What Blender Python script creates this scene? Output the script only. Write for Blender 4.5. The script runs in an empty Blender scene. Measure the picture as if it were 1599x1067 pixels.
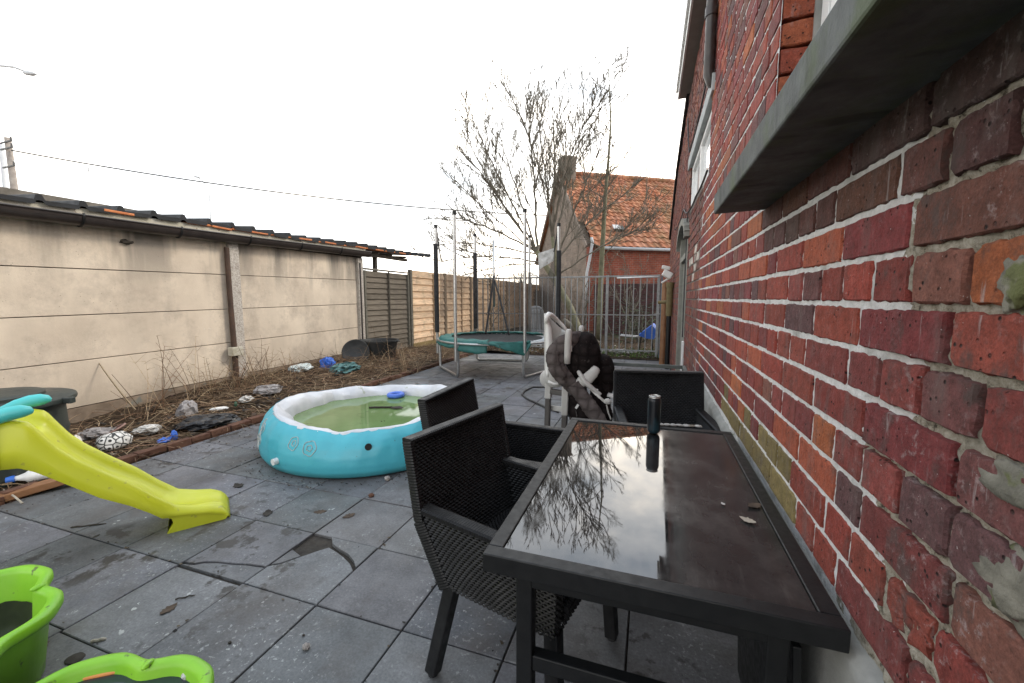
import bpy, bmesh, math, random
from mathutils import Vector, Matrix, noise
R = math.radians
sc = bpy.context.scene
COL = sc.collection
rng = random.Random(7)
# ------------------------------------------------------------------ camera model
H, F = 1.4, 640.0
PITCH, YAW = math.atan2(68, 640), R(18.569)
cam = bpy.data.cameras.new('camera'); co = bpy.data.objects.new('camera', cam); COL.objects.link(co)
co.location = (0, 0, H); co.rotation_euler = (math.pi/2 - PITCH, 0, YAW)
cam.sensor_width = 36; cam.lens = F/1599*36; cam.clip_start = .02; cam.clip_end = 2000
sc.camera = co
_M = co.rotation_euler.to_matrix()
def ray(px, py): return _M @ Vector((px-799.5, -(py-533.5), -F))
def gp(px, py, z=0.0):
    v = ray(px, py); t = (z-H)/v.z; return Vector((v.x*t, v.y*t, z))
def at(px, py, Y):
    v = ray(px, py); t = Y/v.y; return Vector((v.x*t, Y, H+v.z*t))
# ------------------------------------------------------------------ object helpers
def tag(o, label=None, cat=None, group=None, kind=None):
    if label: o['label'] = label
    if cat: o['category'] = cat
    if group: o['group'] = group
    if kind: o['kind'] = kind
    return o
def empty(name, loc, rz=0.0, label=None, cat=None, group=None):
    o = bpy.data.objects.new(name, None); COL.objects.link(o)
    o.location = loc; o.rotation_euler = (0, 0, rz); o.empty_display_size = .1
    return tag(o, label, cat, group)
def wloc(o):
    v = Vector((0, 0, 0))
    while o is not None: v += Vector(o.location); o = o.parent
    return v
class MB:
    def __init__(s): s.v = []; s.f = []; s.c = []; s.uv = None
    def add(s, vs, fs, col=None):
        b = len(s.v); s.v += [tuple(v) for v in vs]
        for f in fs: s.f.append(tuple(i+b for i in f)); s.c.append(col)
        return s
    def box(s, c, d, rot=None, bev=0.0, col=None):
        bm = bmesh.new(); bmesh.ops.create_cube(bm, size=1)
        bmesh.ops.scale(bm, vec=d, verts=bm.verts)
        if bev: bmesh.ops.bevel(bm, geom=bm.edges[:], offset=bev, segments=2, affect='EDGES', profile=.5)
        m = Matrix.Translation(c) @ (rot.to_4x4() if rot is not None else Matrix())
        bm.verts.index_update()
        s.add([m @ v.co for v in bm.verts], [[v.index for v in f.verts] for f in bm.faces], col); bm.free(); return s
    def bar(s, a, b, w, h, up=(0, 0, 1), bev=0.0, col=None):
        a = Vector(a); b = Vector(b); d = (b-a); L = d.length; d.normalize(); u = Vector(up)
        x = d.cross(u)
        if x.length < 1e-4: x = d.cross(Vector((1, 0, 0)))
        x.normalize(); z = x.cross(d)
        rot = Matrix((x, d, z)).transposed()
        return s.box((a+b)/2, (w, L, h), rot, bev, col)
    def tube(s, pts, r, n=8, cap=True, col=None, closed=False):
        pts = [Vector(p) for p in pts]; N = len(pts)
        rr = r if isinstance(r, (list, tuple)) else [r]*N
        vs = []; pu = None
        for i, p in enumerate(pts):
            if closed: t = pts[(i+1) % N]-pts[i-1]
            else: t = pts[min(i+1, N-1)]-pts[max(i-1, 0)]
            if t.length < 1e-9: t = Vector((0, 0, 1))
            t.normalize()
            if pu is None:
                u = t.cross(Vector((0, 0, 1)))
                if u.length < .05: u = t.cross(Vector((1, 0, 0)))
            else: u = pu - t*pu.dot(t)
            if u.length < 1e-6: u = t.cross(Vector((0, 1, 0)))
            u.normalize(); pu = u; w = t.cross(u)
            for k in range(n):
                a = 2*math.pi*k/n; vs.append(p+(u*math.cos(a)+w*math.sin(a))*rr[i])
        fs = []
        for i in range(N if closed else N-1):
            j = (i+1) % N
            for k in range(n):
                k2 = (k+1) % n; fs.append((i*n+k, i*n+k2, j*n+k2, j*n+k))
        if cap and not closed:
            fs.append(tuple(range(n-1, -1, -1))); fs.append(tuple((N-1)*n+k for k in range(n)))
        return s.add(vs, fs, col)
    def lathe(s, prof, c=(0, 0, 0), n=32, fn=None, col=None, cap0=False, cap1=False):
        c = Vector(c); vs = []
        for i, (r, z) in enumerate(prof):
            for k in range(n):
                a = 2*math.pi*k/n; p = Vector((r*math.cos(a), r*math.sin(a), z))
                if fn: p = fn(p, a, i)
                vs.append(c+p)
        fs = [(i*n+k, i*n+(k+1) % n, (i+1)*n+(k+1) % n, (i+1)*n+k) for i in range(len(prof)-1) for k in range(n)]
        if cap0: fs.append(tuple(range(n-1, -1, -1)))
        if cap1: fs.append(tuple((len(prof)-1)*n+k for k in range(n)))
        return s.add(vs, fs, col)
    def grid(s, fn, nu, nv, col=None, cu=False):
        vs = [fn(i/nu, j/nv) for j in range(nv+1) for i in range(nu+(0 if cu else 1))]
        W = nu if cu else nu+1
        fs = [(j*W+i, j*W+(i+1) % W, (j+1)*W+(i+1) % W, (j+1)*W+i) for j in range(nv) for i in range(nu)]
        return s.add(vs, fs, col)
    def prism(s, poly, z0, z1, col=None, m=None):
        n = len(poly); vs = [Vector((x, y, z0)) for x, y in poly]+[Vector((x, y, z1)) for x, y in poly]
        if m is not None: vs = [m @ v for v in vs]
        fs = [tuple(range(n-1, -1, -1)), tuple(range(n, 2*n))]+[(i, (i+1) % n, n+(i+1) % n, n+i) for i in range(n)]
        return s.add(vs, fs, col)
    def blob(s, c, d, sub=3, amp=.25, fr=3.0, seed=0, col=None, rot=0.0, sharp=False):
        bm = bmesh.new(); bmesh.ops.create_icosphere(bm, subdivisions=sub, radius=1); vs = []
        bm.verts.index_update()
        m = Matrix.Rotation(rot, 3, 'Z')
        for v in bm.verts:
            p = v.co.copy(); q = p*fr+Vector((seed*7.3, seed*3.1, 0))
            if sharp:
                p = p*(.86+.3*amp*noise.noise(q*.6))+amp*.55*(noise.noise_vector(q*.8)+.6*noise.noise_vector(q*1.9)+.35*noise.noise_vector(q*4.1)); p.z = max(p.z, -.75)
            else: p *= 1+amp*(noise.noise(q)+.5*noise.noise(q*2.3))
            p = m @ Vector((p.x*d[0], p.y*d[1], p.z*d[2])); vs.append(Vector(c)+p)
        s.add(vs, [[v.index for v in f.verts] for f in bm.faces], col); bm.free(); return s
    def build(s, name, mat, parent=None, smooth=False, world=True, auto=None):
        off = wloc(parent) if (parent is not None and world) else Vector((0, 0, 0))
        me = bpy.data.meshes.new(name)
        me.from_pydata([Vector(v)-off for v in s.v], [], s.f)
        if any(c is not None for c in s.c):
            a = me.color_attributes.new('Col', 'FLOAT_COLOR', 'CORNER'); arr = []
            for p in me.polygons:
                c = s.c[p.index] or (1, 1, 1); arr += list((c[0], c[1], c[2], c[3] if len(c) > 3 else 1.0))*len(p.vertices)
            a.data.foreach_set('color', arr)
        if s.uv:
            l = me.uv_layers.new(name='UVMap'); i = 0
            for p in me.polygons:
                for li in p.loop_indices: l.data[li].uv = s.uv[me.loops[li].vertex_index]
        if mat: me.materials.append(mat)
        if smooth:
            me.polygons.foreach_set('use_smooth', [True]*len(me.polygons))
            if auto:
                me.set_sharp_from_angle(angle=R(auto))
        me.update()
        o = bpy.data.objects.new(name, me); COL.objects.link(o)
        if parent is not None: o.parent = parent
        return o
def fix_normals(o):
    bm = bmesh.new(); bm.from_mesh(o.data); bmesh.ops.recalc_face_normals(bm, faces=bm.faces); bm.to_mesh(o.data); bm.free(); return o
def N3(x, y, z=0.0): return noise.noise(Vector((x, y, z)))
def fbm(x, y, z=0.0, o=4):
    s = 0; a = 1; f = 1
    for _ in range(o): s += a*noise.noise(Vector((x*f, y*f, z*f+f))); a *= .5; f *= 2.1
    return s
def lerp(a, b, t): return a+(b-a)*t
def interp(pts, x):
    if x <= pts[0][0]: return pts[0][1]
    for (x0, y0), (x1, y1) in zip(pts, pts[1:]):
        if x <= x1: return lerp(y0, y1, (x-x0)/(x1-x0))
    return pts[-1][1]
# ------------------------------------------------------------------ material helpers
class NT:
    def __init__(s, name):
        s.m = bpy.data.materials.new(name); s.m.use_nodes = True; s.t = s.m.node_tree
        s.b = s.t.nodes['Principled BSDF']; s.out = s.t.nodes['Material Output']
        s.tc = s.t.nodes.new('ShaderNodeTexCoord'); s.co = s.tc.outputs['Object']
    def n(s, t, **k):
        nd = s.t.nodes.new(t)
        for a, v in k.items(): setattr(nd, a, v)
        return nd
    def L(s, a, b): s.t.links.new(a, b)
    def noise(s, scale, detail=4, rough=.55, co=None, stretch=None, dist=0.0):
        nd = s.n('ShaderNodeTexNoise'); nd.inputs['Scale'].default_value = scale; nd.inputs['Detail'].default_value = detail
        nd.inputs['Roughness'].default_value = rough; nd.inputs['Distortion'].default_value = dist
        c = co or s.co
        if stretch:
            mp = s.n('ShaderNodeMapping'); mp.inputs['Scale'].default_value = stretch; s.L(c, mp.inputs['Vector']); c = mp.outputs[0]
        s.L(c, nd.inputs['Vector']); return nd.outputs['Fac']
    def vor(s, scale, feature='F1', out='Distance', rand=1.0):
        nd = s.n('ShaderNodeTexVoronoi', feature=feature); nd.inputs['Scale'].default_value = scale
        nd.inputs['Randomness'].default_value = rand
        s.L(s.co, nd.inputs['Vector']); return nd.outputs[out]
    def ramp(s, fac, stops, interp='LINEAR'):
        nd = s.n('ShaderNodeValToRGB'); cr = nd.color_ramp; cr.interpolation = interp
        while len(cr.elements) < len(stops): cr.elements.new(.5)
        for e, (p, c) in zip(cr.elements, stops):
            e.position = p
            e.color = (c, c, c, 1) if isinstance(c, (int, float)) else (c[0], c[1], c[2], 1)
        s.L(fac, nd.inputs[0]); return nd.outputs[0]
    def mix(s, fac, a, b, mode='MIX'):
        nd = s.n('ShaderNodeMix', data_type='RGBA', blend_type=mode)
        for inp, v in ((nd.inputs[0], fac), (nd.inputs[6], a), (nd.inputs[7], b)):
            if hasattr(v, 'is_output'): s.L(v, inp)
            elif isinstance(v, (int, float)): inp.default_value = v if inp == nd.inputs[0] else (v, v, v, 1)
            else: inp.default_value = (v[0], v[1], v[2], 1)
        return nd.outputs[2]
    def math(s, op, a, b=0.0, clamp=False):
        nd = s.n('ShaderNodeMath', operation=op); nd.use_clamp = clamp
        for i, v in enumerate((a, b)):
            if hasattr(v, 'is_output'): s.L(v, nd.inputs[i])
            else: nd.inputs[i].default_value = v
        return nd.outputs[0]
    def attr(s, nm='Col'):
        nd = s.n('ShaderNodeAttribute', attribute_name=nm); return nd.outputs['Color']
    def xyz(s):
        nd = s.n('ShaderNodeSeparateXYZ'); s.L(s.co, nd.inputs[0]); return nd.outputs
    def bump(s, h, st=.3, dist=.01):
        nd = s.n('ShaderNodeBump'); nd.inputs['Strength'].default_value = st; nd.inputs['Distance'].default_value = dist
        s.L(h, nd.inputs['Height']); s.L(nd.outputs[0], s.b.inputs['Normal'])
    def set(s, color=None, rough=None, metal=None, ior=None, spec=None, coat=None, alpha=None):
        for nm, v in (('Base Color', color), ('Roughness', rough), ('Metallic', metal), ('IOR', ior), ('Specular IOR Level', spec), ('Coat Weight', coat), ('Alpha', alpha)):
            if v is None: continue
            i = s.b.inputs[nm]
            if hasattr(v, 'is_output'): s.L(v, i)
            elif isinstance(v, (int, float)): i.default_value = v
            else: i.default_value = (v[0], v[1], v[2], 1)
        return s.m
def simple(name, c1, c2, scale=8, rough=.6, bump=.2, bscale=60, metal=0.0, spec=.5, dist=.003, spots=None):
    m = NT(name); n1 = m.noise(scale, 6, .6)
    col = m.ramp(n1, [(.3, c1), (.7, c2)])
    if spots: col = m.mix(m.ramp(m.noise(spots[1], 3, .6), [(spots[2], 0), (spots[2]+.06, 1)]), col, spots[0])
    rr = m.ramp(m.noise(scale*2.3, 4), [(.3, max(0, rough-.1)), (.7, min(1, rough+.1))])
    m.set(col, rr, metal, spec=spec)
    if bump: m.bump(m.noise(bscale, 5, .6), bump, dist)
    return m.m
MT = {}
MT['dark_metal'] = simple('dark_powder_coat', (.0055, .006, .0065), (.010, .0105, .011), 20, .45, .1, 200, spec=.35)
MT['steel'] = simple('galvanised_steel', (.42, .42, .41), (.58, .58, .57), 25, .38, .05, 100, metal=.85)
MT['bar_steel'] = simple('dull_zinc_bars', (.22, .225, .22), (.35, .35, .345), 15, .5, .1, 80, metal=.2)
MT['foam'] = simple('black_foam_sleeve', (.012, .012, .013), (.03, .03, .032), 14, .75, .3, 60)
MT['white_plastic'] = simple('white_plastic', (.72, .72, .70), (.80, .80, .79), 6, .4, .05, 60)
MT['brown_pvc'] = simple('brown_pvc_gutter', (.022, .017, .016), (.04, .031, .028), 6, .38, .1, 40)
MT['soffit'] = simple('grey_soffit', (.23, .22, .20), (.30, .29, .27), 5, .6, .1, 30)
MT['slide'] = simple('lime_yellow_plastic', (.56, .58, .025), (.62, .64, .035), 3, .38, .08, 120, spec=.5, spots=((.44, .43, .06), 22, .66))
MT['turq'] = simple('turquoise_plastic', (.06, .45, .46), (.09, .55, .55), 4, .4, .05, 80)
MT['green_plastic'] = simple('lime_green_plastic', (.19, .47, .018), (.26, .56, .03), 5, .42, .08, 120, spots=((.10, .16, .03), 22, .64))
MT['barrel'] = simple('dark_green_grey_plastic', (.018, .024, .022), (.035, .044, .04), 3, .5, .15, 90, spots=((.09, .09, .08), 30, .66))
MT['tub'] = simple('black_tub_plastic', (.015, .017, .018), (.032, .034, .035), 4, .55, .1, 70)
MT['pool_liner'] = simple('white_pool_liner', (.56, .57, .60), (.74, .74, .76), 4, .38, .1, 25, spots=((.45, .47, .40), 7, .66))
MT['hc_grey'] = simple('warm_grey_plastic', (.40, .38, .35), (.52, .50, .47), 4, .42, .05, 80)
MT['hc_dark'] = simple('taupe_plastic', (.07, .06, .055), (.10, .09, .08), 5, .5, .05, 80)
MT['hc_fabric'] = simple('brown_quilted_fabric', (.011, .0075, .007), (.026, .019, .018), 12, .85, .5, 180, spec=.25)
MT['hc_fabric2'] = simple('grey_brown_fabric', (.075, .058, .054), (.13, .105, .10), 10, .85, .5, 160, spec=.25)
def quilt(name, c1, c2):
    m = NT(name); w1 = m.n('ShaderNodeTexWave'); w2 = m.n('ShaderNodeTexWave', bands_direction='Z')
    for w_ in (w1, w2): w_.inputs['Scale'].default_value = 3.2; w_.inputs['Distortion'].default_value = 4.5; w_.inputs['Detail'].default_value = 2; m.L(m.co, w_.inputs['Vector'])
    q = m.math('MULTIPLY', m.math('POWER', w1.outputs['Fac'], .35), m.math('POWER', w2.outputs['Fac'], .35))
    col = m.mix(q, [v*.7 for v in c1], m.ramp(m.noise(9, 6, .7), [(.3, c1), (.7, c2)]))
    col = m.mix(m.ramp(m.noise(20, 5, .7), [(.62, 0), (.74, .35)]), col, (.22, .19, .17))
    m.set(col, .9, spec=.15); m.bump(m.math('ADD', m.math('MULTIPLY', q, .5), m.math('ADD', m.noise(11, 6, .65), m.math('MULTIPLY', m.noise(160, 3), .15))), .9, .02); return m.m
MT['hc_fabric'] = quilt('brown_quilted_fabric', (.010, .007, .0065), (.026, .019, .018)); MT['hc_fabric2'] = quilt('grey_brown_quilted_fabric', (.085, .068, .063), (.15, .125, .118))
MT['rag'] = simple('pale_rag', (.30, .28, .25), (.55, .53, .50), 15, .8, .4, 60)
MT['old_wood'] = simple('weathered_wood', (.085, .075, .06), (.17, .15, .125), 6, .8, .5, 60)
MT['rust_brick'] = simple('rusty_brown_edging', (.075, .03, .018), (.13, .06, .035), 12, .85, .6, 50, dist=.006)
MT['concrete_grey'] = simple('grey_concrete', (.20, .20, .185), (.34, .335, .31), 7, .85, .5, 90, spots=((.12, .13, .08), 9, .64))
MT['blue_plastic'] = simple('blue_plastic', (.02, .09, .42), (.04, .16, .6), 6, .45, .1, 40)
MT['float_blue'] = simple('soft_blue_plastic', (.07, .16, .62), (.10, .22, .72), 5, .4, .05, 40)
MT['white_bag'] = simple('dirty_white_plastic', (.34, .33, .31), (.60, .59, .57), 11, .5, .3, 30, spots=((.22, .19, .15), 14, .62))
MT['grey_trash'] = simple('grey_litter', (.16, .15, .15), (.34, .32, .32), 16, .7, .4, 50, spots=((.07, .05, .04), 20, .6))
MT['black_bag'] = simple('black_bin_bag', (.012, .012, .014), (.025, .025, .028), 8, .42, .3, 30)
MT['teal_bag'] = simple('teal_net', (.04, .12, .13), (.09, .2, .2), 30, .7, .6, 60)
MT['green_trash'] = simple('green_foil', (.02, .07, .04), (.05, .13, .08), 30, .6, .5, 60)
MT['pink_ring'] = simple('rusty_pink_wire', (.22, .13, .11), (.32, .2, .17), 30, .7, .3, 60)
MT['orange'] = simple('orange_plastic', (.7, .25, .06), (.8, .32, .1), 9, .5, .1, 40)
MT['stone'] = simple('pale_stone', (.25, .22, .2), (.42, .38, .35), 20, .85, .5, 60)
MT['copper_pipe'] = simple('brown_pipe', (.20, .09, .04), (.30, .15, .07), 8, .5, .2, 30)
MT['mossy_pipe'] = simple('mossy_brown_pipe', (.10, .075, .03), (.18, .14, .06), 12, .75, .4, 40)
MT['lead'] = simple('grey_green_wood', (.16, .16, .135), (.27, .265, .23), 10, .75, .4, 60)
MT['slate'] = simple('bluestone_lintel', (.26, .28, .28), (.38, .40, .40), 6, .7, .3, 40)
MT['black_sheet'] = simple('black_roof_sheet', (.006, .007, .008), (.020, .022, .026), 5, .55, .2, 40, spec=.3)
MT['clay_strip'] = simple('orange_clay', (.42, .12, .04), (.60, .22, .08), 14, .75, .4, 50, spots=((.2, .12, .07), 16, .6))
MT['fascia_cream'] = simple('peeling_cream_board', (.34, .32, .24), (.52, .49, .42), 10, .8, .5, 40, spots=((.2, .15, .1), 20, .63))
MT['bark'] = simple('bark', (.095, .082, .062), (.18, .158, .122), 9, .85, .6, 40)
MT['bark_green'] = simple('mossy_bark', (.10, .098, .055), (.19, .175, .11), 9, .85, .6, 40)
MT['foundation'] = simple('brown_stained_foundation', (.12, .085, .06), (.27, .21, .155), 5, .9, .6, 50, spots=((.16, .16, .14), 6, .6))
MT['wire'] = simple('black_cable', (.02, .02, .022), (.04, .04, .042), 9, .6, 0)
MT['far_wire'] = simple('grey_cable', (.06, .06, .06), (.09, .09, .09), 9, .6, 0)
MT['far_grey'] = simple('distant_grey_metal', (.40, .41, .42), (.5, .51, .52), 3, .6, 0)
MT['scrub'] = simple('distant_bare_twigs', (.10, .085, .075), (.17, .145, .125), 3, .9, 0)
MT['brown_dark'] = simple('dark_brown_litter', (.02, .016, .012), (.05, .04, .03), 20, .85, .4, 60)
MT['ivory'] = simple('ivory_plastic', (.62, .60, .56), (.75, .73, .70), 6, .45, .1, 60)
MT['hose'] = simple('dark_hose', (.03, .028, .026), (.06, .055, .05), 12, .6, .1, 40)
# --- attribute coloured materials
def attr_mat(name, rough=.7, var=.5, scale=30, bump=.4, bscale=120, dist=.004, spec=.4):
    m = NT(name); c = m.attr()
    v = m.ramp(m.noise(scale, 5, .6), [(.25, 1-var), (.75, 1+var)])
    m.set(m.mix(1.0, c, v, 'MULTIPLY'), rough, spec=spec)
    if bump: m.bump(m.noise(bscale, 5, .6), bump, dist)
    return m.m
MT['litter'] = attr_mat('dead_plant_litter', .8, .35, 40, 0)
MT['planks'] = None
# bricks
m = NT('old_red_brick'); c = m.attr(); x, y, z = m.xyz()
v = m.ramp(m.noise(26, 8, .72), [(.25, .50), (.5, 1.0), (.8, 1.5)])
col = m.mix(1.0, c, v, 'MULTIPLY')
gritty = m.ramp(m.noise(210, 4, .7), [(.3, .72), (.7, 1.3)])
col = m.mix(1.0, col, gritty, 'MULTIPLY')
v2 = m.ramp(m.noise(6, 6, .65, stretch=(1, 1.8, .55)), [(.54, 0), (.70, .62)])
col = m.mix(v2, col, (.135, .105, .095))
nearf = m.ramp(m.math('ADD', m.math('MULTIPLY', m.math('ADD', y, 4.0), .5), 0.0), [(.40, 1.0), (.62, .35)])   # house origin at y = 4
dk = m.math('MULTIPLY', m.ramp(m.noise(10, 6, .68, stretch=(1, 1, .6)), [(.54, 0), (.64, .8)]), nearf)
col = m.mix(dk, col, (.075, .058, .052))
ef = m.ramp(m.noise(48, 8, .75), [(.54, 0), (.68, .7)])
ef2 = m.math('MULTIPLY', m.math('MULTIPLY', ef, m.ramp(m.noise(5, 4, .6, stretch=(1, 1, .5)), [(.44, .0), (.60, 1.0)])), nearf)
col = m.mix(ef2, col, (.44, .37, .36))
drip = m.math('MULTIPLY', m.ramp(m.noise(30, 4, .6, stretch=(1, 1.5, .16)), [(.64, 0), (.70, .55)]), nearf)
col = m.mix(drip, col, (.40, .37, .36))
spk = m.ramp(m.noise(150, 2, .5), [(.74, 0), (.76, .8)])
col = m.mix(spk, col, (.45, .42, .40))
pit = m.ramp(m.vor(60), [(.12, 1), (.22, 0)])
pit = m.math('MULTIPLY', pit, m.ramp(m.noise(14, 3), [(.50, 0), (.57, 1)]))
col = m.mix(pit, col, (.03, .017, .015))
m.set(col, m.ramp(m.noise(30, 4), [(.3, .68), (.7, .92)]), spec=.3)
hh = m.math('ADD', m.math('ADD', m.math('MULTIPLY', m.noise(95, 8, .72), 1.0), m.math('MULTIPLY', m.noise(24, 5, .6), 1.2)), m.math('MULTIPLY', pit, -2.0))
m.bump(hh, .9, .007)
MT['brick'] = m.m
# mortar
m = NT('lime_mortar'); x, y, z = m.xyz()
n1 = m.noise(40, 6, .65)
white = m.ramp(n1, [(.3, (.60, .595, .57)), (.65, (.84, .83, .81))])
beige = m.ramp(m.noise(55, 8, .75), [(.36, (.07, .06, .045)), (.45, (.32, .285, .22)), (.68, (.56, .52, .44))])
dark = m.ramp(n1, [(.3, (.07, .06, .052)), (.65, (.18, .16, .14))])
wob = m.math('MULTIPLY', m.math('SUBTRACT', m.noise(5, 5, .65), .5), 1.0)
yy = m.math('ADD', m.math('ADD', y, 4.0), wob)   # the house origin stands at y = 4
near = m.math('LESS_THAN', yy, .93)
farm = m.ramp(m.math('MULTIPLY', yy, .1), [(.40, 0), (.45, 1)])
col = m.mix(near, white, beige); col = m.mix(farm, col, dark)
gr = m.ramp(m.noise(9, 4), [(.56, 0), (.72, .55)])
col = m.mix(gr, col, (.17, .165, .13))
m.set(col, .9, spec=.2); m.bump(m.noise(110, 8, .75), 1.0, .009)
MT['mortar'] = m.m
# patio tiles
m = NT('slate_grey_paving'); c = m.attr()
v = m.ramp(m.noise(3.2, 7, .7), [(.28, .55), (.72, 1.35)])
col = m.mix(1.0, c, v, 'MULTIPLY')
fine = m.ramp(m.noise(90, 5, .7), [(.35, .8), (.68, 1.28)])
col = m.mix(1.0, col, fine, 'MULTIPLY')
lich = m.math('MULTIPLY', m.ramp(m.noise(48, 4, .6), [(.60, 0), (.63, 1)]), m.ramp(m.noise(1.7, 3, .6), [(.46, 0), (.58, 1)]))
col = m.mix(m.math('MULTIPLY', lich, .6), col, (.42, .43, .42))
lich2 = m.math('MULTIPLY', m.ramp(m.noise(19, 3, .6), [(.665, 0), (.68, 1)]), m.ramp(m.noise(1.4, 3, .6), [(.52, 0), (.60, 1)]))
col = m.mix(lich2, col, (.50, .51, .49))
dirt = m.math('MULTIPLY', m.ramp(m.noise(6.5, 5, .65), [(.54, 0), (.60, 1)]), m.ramp(m.noise(1.1, 2, .5, stretch=(1, 1, 1)), [(.47, 0), (.57, .85)]))
col = m.mix(dirt, col, (.035, .03, .025))
br = m.ramp(m.noise(2.6, 5, .65), [(.48, 0), (.70, .6)])
col = m.mix(br, col, (.085, .07, .06))
m.set(col, m.ramp(m.noise(7, 4), [(.3, .42), (.7, .66)]), spec=.4); m.bump(m.noise(120, 5, .65), .25, .003)
MT['tile'] = m.m
# concrete wall panels
m = NT('beige_concrete_panel'); x, y, z = m.xyz()
col = m.ramp(m.noise(1.3, 6, .6), [(.3, (.50, .42, .335)), (.7, (.69, .595, .48))])
st = m.math('MULTIPLY', m.ramp(m.noise(2.2, 4, .6, stretch=(1, 1.2, .16)), [(.46, 0), (.62, .8)]), m.ramp(m.math('MULTIPLY', z, .4), [(.60, .15), (.86, 1.15)]))
col = m.mix(st, col, (.17, .155, .135))
bl = m.ramp(m.noise(2.4, 7, .72), [(.48, 0), (.68, .6)])
col = m.mix(bl, col, (.32, .27, .225))
lt = m.math('MULTIPLY', m.ramp(m.noise(38, 4, .7), [(.60, 0), (.68, .7)]), m.ramp(m.noise(1.0, 3), [(.45, 0), (.6, 1)]))
col = m.mix(lt, col, (.66, .63, .57))
pit = m.math('MULTIPLY', m.ramp(m.vor(28), [(.07, 1), (.12, 0)]), m.ramp(m.noise(2.5, 3), [(.5, 0), (.6, 1)]))
col = m.mix(pit, col, (.16, .13, .10))
ft = m.math('MULTIPLY', m.ramp(m.math('MULTIPLY', z, 1.0), [(.15, .6), (.5, 0)]), m.noise(6, 4))
col = m.mix(ft, col, (.2, .15, .105))
m.set(col, .88, spec=.2); m.bump(m.noise(60, 7, .7), .4, .006)
MT['concrete'] = m.m
m = NT('aggregate_post'); col = m.ramp(m.noise(60, 5, .7), [(.38, (.26, .23, .20)), (.62, (.56, .52, .47))])
m.set(m.mix(m.ramp(m.noise(5, 3), [(.5, 0), (.7, .4)]), col, (.2, .15, .1)), .9); m.bump(m.noise(80, 5), .5, .005); MT['post'] = m.m
# soil
m = NT('garden_soil'); col = m.ramp(m.noise(9, 7, .7), [(.3, (.022, .015, .010)), (.55, (.06, .042, .028)), (.75, (.12, .085, .055))])
m.set(col, .95, spec=.1); m.bump(m.noise(30, 8, .75), 1.0, .03); MT['soil'] = m.m
# wood planks (attribute colour, grain along Y)
def wood(name, grain=(1, 1, 1), st=.45):
    m = NT(name); c = m.attr()
    v = m.ramp(m.noise(14, 6, .6, stretch=grain), [(.25, 1-st), (.75, 1+st*.7)])
    col = m.mix(1.0, c, v, 'MULTIPLY')
    col = m.mix(m.ramp(m.noise(3, 4), [(.55, 0), (.72, .5)]), col, (.09, .078, .06))
    m.set(col, .82, spec=.2); m.bump(m.noise(30, 5, .6, stretch=grain), .35, .004); return m.m
MT['planks'] = wood('fence_planks', (3, .25, 4))
# rattan
m = NT('black_rattan'); v = m.noise(35, 4, .6)
col = m.ramp(v, [(.3, (.005, .005, .0055)), (.7, (.012, .012, .013))])
col = m.mix(m.math('MULTIPLY', m.ramp(m.noise(12, 4, .6), [(.5, 0), (.75, .3)]), 1.0), col, (.035, .035, .035))
m.set(col, m.ramp(m.noise(20, 3), [(.3, .38), (.7, .6)]), spec=.35); MT['rattan'] = m.m
MT['rattan_back'] = simple('rattan_lining', (.006, .006, .0065), (.010, .010, .010), 10, .8, 0)
# table glass
m = NT('dusty_black_glass'); x, y, z = m.xyz()
wallside = m.ramp(m.math('ADD', x, m.math('MULTIPLY', m.math('SUBTRACT', m.noise(7, 4), .5), .10)), [(.055, 0), (.13, 1)])
smear = m.ramp(m.noise(4.5, 6, .65), [(.46, 0), (.72, 1)])
scr = m.ramp(m.noise(18, 5, .7, stretch=(2.5, .35, 1)), [(.55, 0), (.75, 1)])
spk = m.ramp(m.noise(120, 3, .6), [(.70, 0), (.74, 1)])
reflection_dust = m.math('MULTIPLY', wallside, m.ramp(m.noise(9, 7, .7), [(.3, .12), (.7, .55)]))  # dust tone that also paints in the wall's dull reflection, edge at its border
d = m.math('ADD', m.math('ADD', m.math('MULTIPLY', smear, .40), .12), m.math('ADD', m.math('MULTIPLY', scr, .45), m.math('MULTIPLY', spk, .6)), clamp=True)
col = m.mix(m.math('ADD', d, reflection_dust, clamp=True), (.007, .007, .008), (.060, .056, .052))
rg = m.math('ADD', m.math('MULTIPLY', smear, .05), m.math('ADD', m.math('ADD', .012, m.math('MULTIPLY', wallside, .17)), m.math('MULTIPLY', scr, .05)))
m.set(col, rg, ior=1.88, spec=m.math('SUBTRACT', .5, m.math('MULTIPLY', wallside, .34))); MT['glass_top'] = m.m
# window glass
m = NT('window_glass'); m.set((.02, .025, .03), .03, ior=1.7); MT['glass'] = m.m
m = NT('blind_sky_glass'); m.set((.80, .81, .81), .05, ior=1.7); MT['blind_sky'] = m.m  # white base colour holds the sky's reflection along with the blind
# pool
m = NT('turquoise_pool_vinyl'); n1 = m.noise(2.5, 4)
col = m.ramp(n1, [(.3, (.06, .40, .50)), (.7, (.085, .47, .57))])
x, y, z = m.xyz()
dirtb = m.math('MULTIPLY', m.ramp(z, [(.0, 1), (.07, 0)]), m.ramp(m.noise(9, 4), [(.3, .3), (.7, 1)]))
col = m.mix(m.math('MULTIPLY', dirtb, .6), col, (.07, .12, .09))
sp = m.ramp(m.noise(45, 3, .6), [(.70, 0), (.73, .8)])
col = m.mix(sp, col, (.05, .16, .18))
m.set(col, .36, spec=.5); m.bump(m.noise(7, 3, .5), .22, .03); MT['pool_blue'] = m.m
m = NT('green_pool_water'); n1 = m.noise(1.6, 4, .6)
col = m.ramp(n1, [(.3, (.125, .195, .065)), (.7, (.19, .30, .12))])
al = m.ramp(m.noise(7, 6, .7, dist=.6), [(.60, 0), (.66, .85)])
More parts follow.
